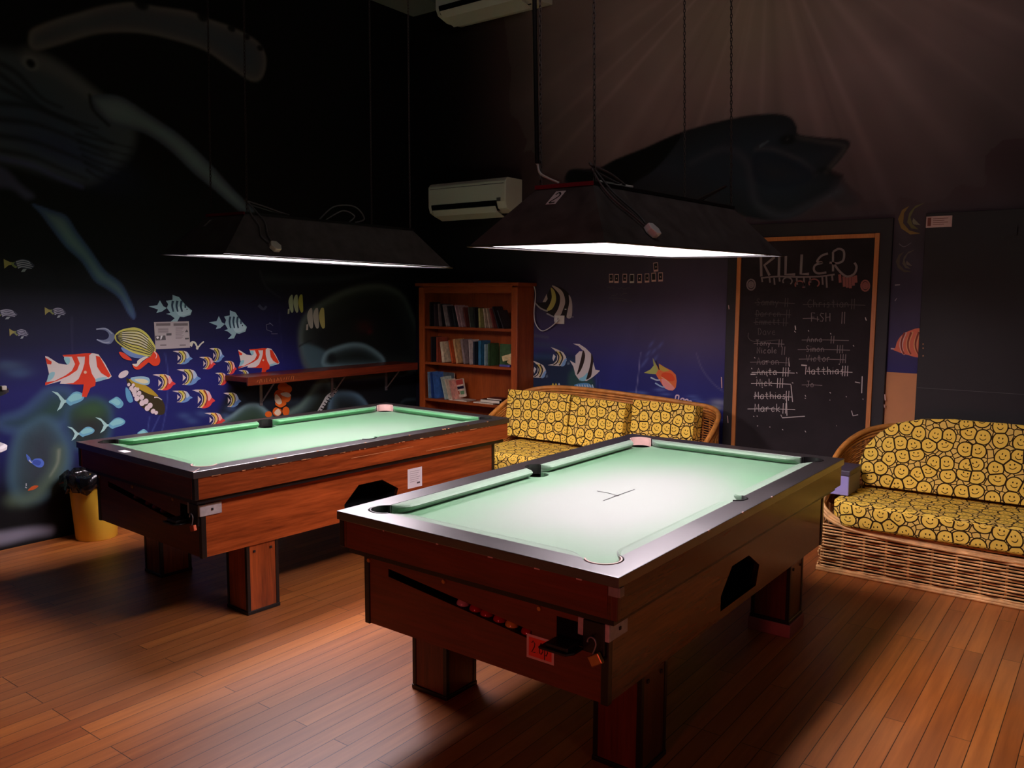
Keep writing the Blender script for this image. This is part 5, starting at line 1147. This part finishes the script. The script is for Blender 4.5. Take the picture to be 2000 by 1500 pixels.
# ------------------------------------------------------------------ sofas
def wicker(mb, fn, L, H, pitch=.0172, stake=.115, r=.0058, amp=.011, n_per=8, phase=2):
    """woven rods: fn(s, h, out) -> point"""
    rows = int(H/pitch)
    for i in range(rows):
        h = (i+.5)*pitch; ns = int(L/stake*n_per); pts = []
        ph = (i//phase)*.5+((i % 2)*.06)
        for k in range(ns+1):
            s_ = L*k/ns; u_ = s_/stake; pts.append(fn(s_, h+.0025*math.sin(u_*PI+ph*PI*2), amp*math.sin(PI*(u_+ph*2))))
        mb.tube(pts, r, 5)
def stakes(mb, fn, L, H, stake=.115):
    for k in range(int(L/stake)+1): mb.tube([fn(k*stake, 0, 0), fn(k*stake, H, 0)], .006, 5)

def cushion_obj(name, label, loc, outline, depth, rot=(0, 0, 0), bev=.035, group=None, plane='xz'):
    """plump cushion: outline in (a, c), extruded by depth, well rounded"""
    m = MB(); pts = outline
    if plane == 'xz': m.prism([pts], lambda a, c, d: (a, d, c), 0, depth)
    else: m.prism([pts], lambda a, c, d: (a, c, d), 0, depth)
    o = m.build(name, MT['smiley'], uvbox=True); o.location = loc; o.rotation_euler = rot
    bv = o.modifiers.new('bevel', 'BEVEL'); bv.width = bev; bv.segments = 5; bv.limit_method = 'ANGLE'; bv.angle_limit = .7
    for p in o.data.polygons: p.use_smooth = True
    wn = o.modifiers.new('wn', 'WEIGHTED_NORMAL'); wn.weight = 100
    tag(o, label, 'cushion', group); return o

# right sofa -----------------------------------------------------------
SR = thing('rattan_sofa', 'woven rattan sofa at the right edge, holding two smiley face cushions', 'sofa', (-.35, 5.2, 0), 0, 'rattan sofas along the back wall')
SX0, SX1, SY0, SY1 = -1.36, .62, 4.765, 5.66
lx = lambda x, y, z: (x+.35, y-5.2, z)
def base_path(s):     # plan path round the left front corner then along the front
    Ls = .78
    if s < Ls: return (SX0+.0, SY1-.05-s, -1, 0)
    return (SX0+(s-Ls), SY0, 0, -1)
def topz(s):
    Ls = .78
    return 0
m = MB()
wicker(m, lambda s, h, o: lx(SX0+.012+s*1.0, SY0-o, .008+h), SX1-SX0-.02, .285)
m.build('woven_front', MT['rattan'], SR, smooth=True)
m = MB(); wicker(m, lambda s, h, o: lx(SX0-o, SY0+.01+s, .008+h), .86, .36, n_per=6); m.build('woven_side', MT['rattan'], SR, smooth=True)
m = MB(); stakes(m, lambda s, h, o: lx(SX0+.012+s, SY0+.012, .01+h), SX1-SX0-.05, .29); stakes(m, lambda s, h, o: lx(SX0+.012, SY0+.02+s, .01+h), .82, .36)
for z in (.010, .022): m.tube([lx(SX0-.004, SY1, z), lx(SX0-.004, SY0-.004, z), lx(SX1, SY0-.006, z)], .011, 7)
for q in range(3): m.tube(smooth_open([lx(SX0+.0, SY0+.5, .52-q*.018), lx(SX0-.002, SY0+.12, .43-q*.018), lx(SX0+.02, SY0+.004-q*.003, .375-q*.020), lx(SX0+.14, SY0-.004-q*.003, .300-q*.012), lx(SX0+.40, SY0-.004-q*.003, .268-q*.008), lx(SX0+.9, SY0-.004, .255-q*.008), lx(SX1, SY0-.004, .252-q*.008)], 6), .010, 6)
m.build('rattan_frame', MT['rattan'], SR, smooth=True)
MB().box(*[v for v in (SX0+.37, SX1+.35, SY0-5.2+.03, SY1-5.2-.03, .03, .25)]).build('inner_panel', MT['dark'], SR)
# wrapped back with a sloping left arm
rim = [(SX0+.0, SY0+.10, .47), (SX0-.02, SY0+.25, .56), (SX0-.015, SY0+.42, .64), (SX0+.03, SY0+.58, .705), (SX0+.11, SY0+.72, .745), (SX0+.24, SY0+.82, .762), (SX0+.5, SY1-.03, .765), (SX1-.5, SY1-.03, .765), (SX1, SY1-.05, .74)]
rs = smooth_open([lx(*p) for p in rim], 10); m = MB()
m.tube(rs, .017, 8)
for dz, dr in ((-.026, .009), (-.046, .009)): m.tube([(x*1.0, y-.004, z+dz) for x, y, z in rs], dr, 6)
m.build('back_rim', MT['rattandark'], SR, smooth=True)
m = MB(); nrow = 26
for i in range(nrow):
    f_ = (i+.5)/nrow; pts = []
    for j, (x, y, z) in enumerate(rs): zz = .32+(z-.06-.32)*f_; pts.append((x, y-.004+.006*math.sin(j*1.25+(i % 2)*PI), zz))
    m.tube(pts, .0058, 4)
for j in range(0, len(rs), 3): x, y, z = rs[j]; m.tube([(x, y, .30), (x, y, z-.05)], .006, 5)
m.build('woven_back', MT['rattandark'], SR, smooth=True)
sc = [(-1.30, 4.80), (-1.24, 4.745), (-1.1, 4.72), (.55, 4.72), (.55, 5.36), (-1.22, 5.40), (-1.30, 5.2)]
cushion_obj('seat_cushion', 'long yellow smiley face seat cushion on the right rattan sofa', (0, 0, .285), smooth_closed(sc, 3) if False else sc, .14, bev=.05, group=None, plane='xy')
bo = [(-1.235, .40), (.55, .40), (.55, .80), (-.5, .835), (-.78, .835), (-.95, .82), (-1.08, .785), (-1.17, .72), (-1.24, .63), (-1.27, .52)]
bc = cushion_obj('back_cushion', 'wide yellow smiley face back cushion with rounded corner on the right rattan sofa', (0, 5.22, 0), [(a, c-.40) for a, c in bo], .16, rot=(-.20, 0, 0), bev=.05)
bc.location = (0, 5.165, .447)
# lavender tin with dark lid on the left arm end of the seat
bxo = thing('storage_tin', 'lavender and grey square tin with dark lid on the left end of the sofa seat', 'tin', (-1.285, 4.99, .430))
MB().box(-.065, .045, -.12, .12, 0, .115).build('tin_body', MT['lavender'], bxo, bevel=.004)
MB().box(.0455, .047, -.118, .118, .004, .112).build('tin_side', MT['greyside'], bxo)
MB().box(-.072, .052, -.128, .128, .116, .146).build('tin_lid', mat('slate_lid', rgb(70, 62, 76), .5), bxo, bevel=.005)
# centre sofa ----------------------------------------------------------
SCn = thing('rattan_sofa', 'woven rattan sofa in the middle behind the tables, with three smiley back cushions', 'sofa', (-3.1, 5.2, 0), 0, 'rattan sofas along the back wall')
ly = lambda x, y, z: (x+3.1, y-5.2, z)
CX0, CX1, CY0, CY1 = -4.02, -2.26, 4.74, 5.60
m = MB(); wicker(m, lambda s, h, o: ly(CX0+s, CY0-o, .01+h), CX1-CX0, .26, n_per=5); m.build('woven_front', MT['rattan'], SCn, smooth=True)
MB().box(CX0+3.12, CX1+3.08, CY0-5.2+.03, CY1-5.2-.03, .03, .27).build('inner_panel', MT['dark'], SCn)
rim = [(CX0-.02, CY0+.06, .42), (CX0-.03, CY0+.30, .56), (CX0, CY0+.60, .72), (CX0+.12, CY1-.03, .80), (CX0+.5, CY1, .825), (CX1-.6, CY1, .80), (CX1-.34, CY1-.01, .785), (CX1-.14, CY1-.04, .775), (CX1-.03, CY1-.12, .745), (CX1+.02, CY1-.28, .68), (CX1+.03, CY0+.35, .56), (CX1+.02, CY0+.12, .44), (CX1-.01, CY0+.02, .34)]
rs = smooth_open([ly(*p) for p in rim], 8); m = MB(); m.tube(rs, .017, 8)
for dz in (-.025, -.045, -.063): m.tube([(x, y-.005, z+dz) for x, y, z in rs], .009, 6)
m.tube([ly(CX0, CY0, .275), ly(CX1, CY0, .275)], .014, 6)
m.build('back_rim', MT['rattandark'], SCn, smooth=True)
m = MB(); nrow = 34
for i in range(nrow):
    f_ = (i+.5)/nrow; m.tube([(x, y-.004+.006*math.sin(j*1.25+(i % 2)*PI), .10+(z-.07-.10)*f_) for j, (x, y, z) in enumerate(rs)], .0065, 4)
for j in range(0, len(rs), 3): x, y, z = rs[j]; m.tube([(x, y, .05), (x, y, z-.06)], .007, 5)
m.build('woven_back', MT['rattandark'], SCn, smooth=True)
cushion_obj('seat_cushion', 'yellow smiley face seat cushion on the middle rattan sofa', (0, 0, .275), [(-3.94, 4.75), (-3.88, 4.69), (-2.38, 4.69), (-2.32, 4.75), (-2.34, 5.38), (-3.92, 5.38)], .145, bev=.045, plane='xy')
g = 'three smiley back cushions on the middle sofa'
for k, (x0, x1, z1, y, ry, lb) in enumerate(((-4.00, -3.405, .80, 5.24, .0, 'left and largest yellow smiley face back cushion on the middle sofa'), (-3.392, -2.925, .79, 5.225, .03, 'middle yellow smiley face back cushion on the middle sofa'), (-2.89, -2.395, .80, 5.275, .01, 'right yellow smiley face back cushion on the middle sofa, beside the rattan arm'))):
    wd = x1-x0; hh = z1-.446+.015
    o = cushion_obj('back_cushion', lb, (x0, y, .446), [(0, 0), (wd, 0), (wd-.004, hh*.5), (wd, hh), (wd*.5, hh+.004), (0, hh), (.004, hh*.5)], .13, rot=(-.16, ry, 0), bev=.028, group=g)

# ------------------------------------------------------------------ air conditioners
def aircon(x0, x1, y, z0, z1, label, group=None):
    o = thing('air_conditioner', label, 'air conditioner', ((x0+x1)/2, YB, z0), 0, 'wall air conditioners')
    hw_, d, h = (x1-x0)/2, YB-y, z1-z0
    prof = [(-.003, 0.02), (-d*.55, 0.0), (-d*.92, .035), (-d, .085), (-d, h-.03), (-d+.03, h), (-.003, h)]
    m = MB(); m.prism([prof], lambda a, c, s_: (s_, a, c), -hw_, hw_); m.build('casing', MT['whiteplastic'], o, bevel=.008)
    v = MB(); v.prism([[(-d-.012, .050), (-d*.90-.008, .004), (-d*.5, -.030), (-d*.5, -.024), (-d*.90, .012), (-d-.006, .054)]], lambda a, c, s_: (s_, a, c), -hw_+.06, hw_-.10); v.build('louver', MT['whiteplastic'], o)
    s2 = MB(); s2.prism([[(-d-.003, .100), (-d-.003, .082), (-d*.93-.003, .036), (-d*.5, -.003), (-d*.5, .01), (-d+.01, .09)]], lambda a, c, s_: (s_, a, c), -hw_+.04, hw_-.09); s2.build('vent_slot', MT['dark'], o)
    s3 = MB(); s3.box(-hw_+.02, hw_-.02, -d-.002, -d+.002, h-.052, h-.048); s3.build('panel_seam', MT['cord'], o)
    s4 = MB(); s4.box(hw_-.09, hw_-.05, -d-.003, -d+.002, .09, .12); s4.build('display', MT['cord'], o)
    return o
aircon(-5.045, -4.19, 5.50, 2.245, 2.53, 'white wall mounted air conditioner with open louver above the bookcase')
aircon(-4.86, -3.9, 5.40, 3.86, 4.07, 'dim air conditioner up under the ceiling, cut by the top of the photo')

# ------------------------------------------------------------------ socket, cable
sk = thing('power_socket', 'white double power socket on the painted fish, with white cable', 'socket', (-3.80, YB, 1.365))
MB().box(-.048, .048, -.010, -.001, -.034, .034).build('socket_plate', MT['whiteplastic'], sk, bevel=.003)
pgm = MB(); pgm.obox(Matrix.Translation((-.022, -.02, 0)), .034, .022, .034); pgm.build('plug', MT['whitecord'], sk, bevel=.004)
pts = [ony(*q, YB-.03) for q in ((1042, 556), (1046, 575), (1043, 610), (1046, 632), (1058, 646), (1074, 640), (1092, 624))]
m = MB(); m.tube(smooth_open([tuple(p-Vector((-3.80, YB, 1.365))) for p in pts], 6), .0045, 6); m.build('cable', MT['whitecord'], sk, smooth=True)

# ------------------------------------------------------------------ instant photos on the wall
ids = ['leftmost photo in the wall row, overlapping its neighbour', 'second photo from the left, overlapped with the first', 'third photo, with a pale figure, standing apart from the first pair', 'fourth photo in the wall row, almost all dark', 'fifth photo, brownish, in the middle of the wall row', 'sixth photo in the wall row with a round pale face', 'seventh photo, plain dark, tilted up a little', 'rightmost photo of the wall row, under the single higher one', 'single photo stuck higher, above the right end of the row']
for k, (x, y, tl_) in enumerate(((1194, 543.5, .03), (1204.5, 544, 0), (1220.5, 543.5, 0), (1234.5, 544, .02), (1249.5, 544, 0), (1264, 543, .03), (1277, 541.5, .06), (1290.5, 541, .03), (1281, 521.5, .09))):
    c = ony(x, y, YB); o = thing('instant_photo', 'small white bordered '+ids[k], 'photo', (c.x, YB-.0015-.0008*(k % 2), c.z), 0, 'instant photos on the mural wall')
    MB().box(-.019, .019, -.001, 0, -.034, .034).build('photo_border', MT['paleplastic'] if k != 3 else MT['whiteplastic'], o)
    MB().box(-.0145, .0145, -.0016, -.0010, -.020, .028).build('photo_image', MT['ink'], o)
    if k not in (3, 6): MB().lathe([(.0001, 0), (.005+.001*(k % 3), .003), (.0001, .006)], 8).build('photo_figure', MT['paleplastic'], o).matrix_local = Matrix.Translation((.002*(k % 3-1), -.0015, -.006)) @ Matrix.Diagonal((1, .08, 2.2, 1))
    o.rotation_euler = (0, -tl_, 0)
m = MB()
def wallw(pts, w_=.0035):
    ribbon(m, [tuple(B_uv(*p)) for p in pts], w_, lambda a, c, d: (a, YB-.0015, c), 0)
r_ = random.Random(9)
for (x0, x1, y, h) in ((1186, 1200, 562, 5), (1207, 1232, 564, 6), (1194, 1208, 576, 7), (1212, 1226, 575, 7)):
    x = x0; pl_ = []
    while x < x1: pl_.append((x, y+r_.uniform(-h/2, h/2))); x += 2.2
    wallw(pl_)
wallw([(1190, 582), (1215, 583), (1234, 588)]); wallw([(1198, 586), (1222, 588), (1236, 591)]); m.build('wall_scribble', MT['cord'], wb)

# ------------------------------------------------------------------ poster on the mural wall
c = onx(336, 654, XL); po = thing('poster', 'white printed notice with small photos taped to the mural between the painted fish', 'poster', (XL+.004, c.y, c.z))
def lf(a, c_, d): p = onx(a, c_, XL); return (d, p.y-c.y, p.z-c.z)
m = MB(); m.prism([[(300, 629), (368, 627.5), (370.5, 679), (303, 682)]], lf, 0, .0012); m.build('sheet', mat('poster_paper', rgb(176, 164, 164), .7), po)
m = MB()
for x in (304, 338): m.prism([[(x, 631.5), (x+28, 631), (x+28, 636), (x, 636.5)]], lf, None, .0020, sides=False)
for k in range(5): m.prism([[(308, 641+k*2.1), (328, 640.6+k*2.1), (328, 641.4+k*2.1), (308, 641.8+k*2.1)]], lf, None, .0020, sides=False)
for k in range(9): m.prism([[(342, 640+k*2.6), (358-(k % 3)*2, 639.7+k*2.6), (358-(k % 3)*2, 640.4+k*2.6), (342, 640.7+k*2.6)]], lf, None, .0020, sides=False)
for x in (312, 350): m.prism([[(x, 673), (x+12, 672.7), (x+12, 675), (x, 675.3)]], lf, None, .0020, sides=False)
m.build('print', mat('faded_print', rgb(112, 100, 102), .7), po)
m = MB(); m.prism([[(302, 656), (322, 655), (323, 664), (303, 665)]], lf, None, .0022, sides=False).prism([[(324, 651), (334, 650.5), (334, 655), (324, 655.5)]], lf, None, .0022, sides=False).prism([[(364, 643), (367, 648.5), (360, 648.8)]], lf, None, .0022, sides=False).prism([[(360, 660), (368, 659.6), (368, 662.5), (361, 663)]], lf, None, .0022, sides=False); m.build('pictures', MT['cord'], po)
m = MB(); m.prism([[(313, 655.6), (317, 655.4), (314, 663), (312, 663)]], lf, None, .0024, sides=False).prism([[(304, 658), (308, 657), (310, 660), (306, 662)]], lf, None, .0024, sides=False); m.build('picture_highlight', MT['white'], po)

# ------------------------------------------------------------------ chalkboard
BYF = YB-.035
cb0 = onx
def bq(px, py, y=BYF): p = ony(px, py, y); return (p.x, p.z)
cc = ony(1572, 650, BYF); ch = thing('chalkboard', 'tall black chalkboard with pine frame headed KILLER and crossed out names', 'chalkboard', (cc.x, YB, 0))
xl_, xr_ = bq(1417, 650)[0], bq(1733, 650)[0]; zt = bq(1600, 432)[1]
MB().box(xl_-cc.x, xr_-cc.x, -.034, -.002, .02, zt).build('backing_board', MT['board'], ch, bevel=.003)
fx0, fx1 = bq(1440, 650)[0], bq(1705, 650)[0]; fz = bq(1600, 464)[1]; fb = .40; fw_ = .028
MB().box(fx0-cc.x, fx1-cc.x, -.0375, -.0345, fb, fz).build('slate', MT['chalkslate'], ch)
for (a, b, c_, d) in ((fx0-fw_/2, fx0+fw_/2, fb, fz+fw_/2), (fx1-fw_/2, fx1+fw_/2, fb, fz+fw_/2), (fx0+fw_/2+.001, fx1-fw_/2-.001, fz-fw_/2, fz+fw_/2-.001)):
    MB().box(a-cc.x, b-cc.x, -.050, -.0345, c_, d).build('frame_batten', MT['frame'] if a-b < -.1 or True else 0, ch, bevel=.002)
yc = YB-.0385
def chalk(name, colr, items):
    m = MB()
    for pts, w_ in items: ribbon(m, [(ony(p[0], p[1], yc).x-cc.x, ony(p[0], p[1], yc).z) for p in pts], w_*.0035, lambda a, c_, d: (a, -.0385-.0002, c_), 0)
    return m.build(name, colr, ch)
chalkA, chalkB, chalkC, chalkR = mat('chalk_bright', rgb(206, 196, 190), .9), mat('chalk_dull', rgb(132, 120, 118), .9), mat('chalk_faint', rgb(84, 76, 74), .9), mat('chalk_red', rgb(150, 92, 84), .9)
S = smooth_open
K_it = [([(1486, 500), (1487, 540)], 5), ([(1513, 502), (1493, 518), (1503, 538)], 5), ([(1522, 499), (1521, 540)], 5), ([(1535, 500), (1534, 536), (1553, 536)], 5), ([(1566, 497), (1564, 535), (1580, 535)], 5),
        (S([(1617, 495), (1604, 500), (1596, 511), (1606, 513), (1592, 518), (1590, 528), (1598, 534), (1614, 532)]), 4), ([(1627, 492), (1627, 530)], 4), (S([(1627, 492), (1638, 486), (1648, 491), (1647, 508), (1636, 514), (1620, 513)]), 4), (S([(1628, 514), (1640, 530), (1654, 540), (1668, 535), (1673, 522), (1669, 513)]), 4)]
chalk('chalk_heading', chalkB, K_it)
dr = [(S([(1486, 543), (1520, 540), (1560, 541), (1600, 540), (1630, 536)]), 3)]
for x, y0, y1 in ((1488, 544, 551), (1503, 543, 552), (1512, 543, 556), (1522, 542, 550), (1556, 543, 556), (1570, 542, 562), (1582, 542, 552), (1606, 540, 556), (1614, 540, 562), (1625, 538, 548), (1640, 536, 552), (1648, 540, 560), (1654, 542, 562), (1660, 541, 563), (1666, 540, 558), (1671, 538, 552)): dr.append(([(x, y0), (x+1, y1)], 3.2 if x < 1635 else 5))
for cx, cy, r in ((1538, 549, 9), (1562, 556, 9), (1590, 553, 10)): dr.append(([(cx+r*math.cos(q), cy+r*.8*math.sin(q)) for q in np.linspace(2.6, 7.2, 14)], 2.6))
for cx, cy in ((1467, 556), (1690, 558)):
    for r in (9, 5, 2): dr.append(([(cx+r*.9*math.cos(q), cy+r*1.15*math.sin(q)) for q in np.linspace(0, 6.3, 16)], 3))
chalk('chalk_drips', chalkR, [d_ for d_ in dr if d_[0][0][0] > 1632 or (d_[0][0][0] > 1540 and len(d_[0]) == 14)]); chalk('chalk_doodles', chalkB, [d_ for d_ in dr if not (d_[0][0][0] > 1632 or (d_[0][0][0] > 1540 and len(d_[0]) == 14))])
def name_row(txt, x, y, h, strike=None, tally=0, tx=None):
    its = [([(a, 2*y-b) for a, b in st], 1.25) for st in text_strokes(txt, x, y, h, .62)]
    if strike: its.append(([(strike[0], y-h*.35), ((strike[0]+strike[1])/2, y-h*.38), (strike[1], y-h*.25)], 1.3))
    for k in range(tally): its.append(([((tx or x+50)+k*5, y-h*1.1), ((tx or x+50)+k*5-1, y+h*.25)], 1.3))
    return its
fa = name_row('Sammy', 1477, 596, 13, (1474, 1552), 2, 1534)+name_row('Darren', 1476, 618, 12, (1474, 1545), 2, 1537)+name_row('Emmett', 1475, 634, 12, (1472, 1540), 2, 1531)+name_row('Dave', 1480, 654, 13)+name_row('Christian', 1577, 600, 15, (1568, 1690), 2, 1664)
fa += [(S([(1462, 650), (1462, 660), (1475, 667), (1520, 664)]), 1.4)]
chalk('chalk_names_faint', chalkC, fa)
du = name_row('Tony', 1476, 675, 11, (1472, 1532), 2, 1522)+name_row('Nicole', 1478, 690, 12, None, 2, 1528)+name_row('Aaron', 1478, 712, 13, (1465, 1538), 2, 1536)+name_row('FiSH', 1583, 628, 17, (1568, 1600), 2, 1645)+name_row('Anna', 1576, 668, 11, (1566, 1658), 2, 1624)+name_row('Simon', 1574, 687, 12, (1558, 1660), 3, 1636)+name_row('Victor', 1574, 706, 13, (1560, 1650), 3, 1642)+name_row('Jo', 1574, 756, 12, (1566, 1606))
chalk('chalk_names_dull', chalkB, du)
br_ = name_row('Anita', 1478, 732, 13, (1468, 1552), 3, 1530)+name_row('Nick', 1477, 754, 14, (1467, 1545), 3, 1519)+name_row('Mathias', 1474, 779, 14, (1472, 1548), 2, 1536)+name_row('Marek', 1474, 804, 15, (1460, 1553), 2, 1530)+name_row('Matthias', 1573, 731, 15, (1575, 1665), 3, 1646)
br_ += [([(1525, 810), (1528, 816), (1572, 813)], 1.6), ([(1540, 700), (1542, 716)], 1.6), ([(1545, 752), (1548, 785)], 1.6), ([(1536, 775), (1537, 812)], 1.6), ([(1684, 735), (1683, 768)], 1.6), ([(1670, 746), (1680, 748)], 1.4), ([(1663, 802), (1666, 812), (1676, 810)], 1.6), ([(1553, 636), (1554, 644)], 2), ([(1565, 713), (1576, 714)], 2.4), ([(1466, 731), (1476, 731)], 2), ([(1690, 620), (1692, 626)], 1.6)]
r_ = random.Random(12)
for k in range(30): x, y = r_.uniform(1465, 1690), r_.uniform(640, 850); br_.append(([(x, y), (x+r_.uniform(1, 3), y+r_.uniform(-1, 3))], 1.4))
chalk('chalk_names_bright', chalkA, br_)
m = MB()
for x, y, l in ((1423, 596, 8), (1421, 812, 14), (1409, 736, 22), (1728, 770, 12), (1727, 790, 6)):
    a, b = bq(x, y, YB-.034), bq(x+1, y+l, YB-.034); ribbon(m, [(a[0]-cc.x, a[1]), (b[0]-cc.x, b[1])], .006, lambda q, s_, d: (q, -.0352, s_), 0)
m.build('paint_chips', MT['paleplastic'], ch)

# plywood offcut and the big dark panel, label, hexagon scratches
a0, a1 = xr_+.002, ony(1790, 780, YB).x
ty = ony(1760, 728, YB).z
o = MB().box(a0-(a0+a1)/2, (a1-a0)/2, -.006, -.001, 0, ty).build('plywood_panel', MT['tan']); o.location = ((a0+a1)/2, YB, 0); tag(o, 'plain tan plywood strip between the chalkboard and the dark panel', 'panel')
p0 = ony(1796, 640, YB-.03).x; zt2 = ony(1900, 412, YB-.03).z
dp = thing('dark_panel', 'large charcoal painted board on the wall behind the right sofa', 'panel', (.3, YB, 0))
MB().box(p0-.3, 1.0, -.03, -.002, .02, zt2).build('board_face', MT['board'], dp, bevel=.003)
zj = ony(1900, 764, YB-.03).z; MB().box(p0-.3+.004, 0.99, -.0306, -.0296, zj-.0015, zj+.0015).build('board_joint', MT['cord'], dp)
m = MB()
for hx, hy in ((1969, 450), (1988, 473), (2006, 452)):
    q = ony(hx, hy, YB-.03); pts = [(q.x-.3+.055*math.cos(PI/6+k*PI/3), q.z+.055*math.sin(PI/6+k*PI/3)) for k in range(7)]; ribbon(m, pts, .004, lambda a, c_, d: (a, -.0312, c_), 0)
r_ = random.Random(3)
for k in range(26):
    q = ony(r_.uniform(1800, 2000), r_.uniform(520, 830), YB-.03); ribbon(m, [(q.x-.3, q.z), (q.x-.3+r_.uniform(.003, .02), q.z-r_.uniform(-.004, .01))], .0022, lambda a, c_, d: (a, -.0312, c_), 0)
m.build('hexagon_outline', mat('dim_grey_line', rgb(54, 50, 48), .8), dp)
m = MB()
for y in (672, 680, 695): q = ony(1803, y, YB-.03); m.obox(Matrix.Translation((q.x-.3, -.031, q.z)), .006, .003, .008)
m.build('chip', MT['tan'], dp)
q = ony(1834, 433, YB-.03); lo = thing('wall_label', 'small white printed label stuck high on the charcoal board', 'label', (q.x, YB-.0305, q.z))
MB().box(-.072, .072, -.0015, -.0005, -.034, .034).build('label_sheet', MT['paleplastic'], lo)
m = MB(); m.box(-.064, -.044, -.0019, -.0015, -.024, .026)
for k in range(4): m.box(-.034, .05-(k % 2)*.02, -.0019, -.0015, .018-k*.012, .021-k*.012)
m.build('label_print', mat('label_ink', rgb(130, 70, 60), .7), lo)
# ------------------------------------------------------------------ bin
bn = thing('waste_bin', 'yellow plastic waste bin with black liner, behind the corner of the far pool table', 'bin', (-5.265, 2.575, 0))
MB().lathe([(.118, 0), (.122, .004), (.148, .385), (.152, .40), (.148, .40), (.142, .385), (.116, .01)], 48, caps=False).build('bin_body', MT['yellow'], bn, smooth=True)
m = MB(); n = 64; r_ = random.Random(8); rows = [(.15, .395, 0), (.163, .40, .3), (.172, .36, 1), (.170, .315, 1.4), (.160, .325, 1.2)]; rows = [(.128, .30, .2), (.142, .40, .3), (.158, .435, .9), (.176, .415, 1.4), (.182, .37, 1.8), (.174, .33, 2.2), (.160, .335, 1.6)]
ph = [r_.uniform(0, 6.28) for _ in range(8)]
for r0, z0, k_ in rows:
    for i in range(n):
        a = 2*PI*i/n; wv = .006*math.sin(9*a+ph[0])+.005*math.sin(17*a+ph[1]+z0*30)+.004*math.sin(27*a+ph[2]+z0*60)
        m.v.append(((r0+wv*k_)*math.cos(a), (r0+wv*k_)*math.sin(a), z0+k_*(.008*math.sin(7*a+ph[3])+.006*math.sin(13*a+ph[4]))))
for q in range(len(rows)-1):
    for i in range(n): j = (i+1) % n; m.face((q*n+i, q*n+j, (q+1)*n+j, (q+1)*n+i))
m.build('bin_liner', MT['bag'], bn, smooth=True)

# ------------------------------------------------------------------ high table and stool cut by the left edge
hc = onz(30, 765, 1.1); hc = Vector((hc.x-.40*math.cos(YAW), hc.y-.40*math.sin(YAW), 0))
ht = thing('high_table', 'round black topped high table just showing at the left edge', 'table', hc)
MB().lathe([(.30, 1.072), (.315, 1.08), (.315, 1.094), (.305, 1.10)], 48).build('table_top', MT['blackplastic'], ht)
MB().lathe([(.03, .02), (.03, 1.073)], 16).build('pole', MT['steel'], ht); MB().lathe([(.15, 0), (.15, .01), (.03, .03)], 32).build('base', MT['blackplastic'], ht)
cq = onz(7, 762, 1.1); mb_ = MB().box(-.011, .011, -.011, .011, 0, .02).build('chalk_cube', MT['whiteplastic'], bevel=.002); mb_.location = (cq.x, cq.y, 1.1005); tag(mb_, 'tiny pale chalk cube on the black high table', 'chalk')
sc_ = onz(17, 877, .79); sc_ = Vector((sc_.x-.205*math.cos(YAW), sc_.y-.205*math.sin(YAW), 0))
st = thing('bar_stool', 'white round seated stool peeping in at the left edge below the high table', 'stool', (sc_.x, sc_.y, 0))
MB().lathe([(.15, .765), (.168, .775), (.17, .79), (.155, .80)], 40).build('seat', MT['white'], st)
for k in range(3):
    a = YAW+PI+(k-1)*.9; MB().tube([(.06*math.cos(a), .06*math.sin(a), .77), (.17*math.cos(a), .17*math.sin(a), 0.008)], .012, 8).build('leg', MT['blackplastic'], st)
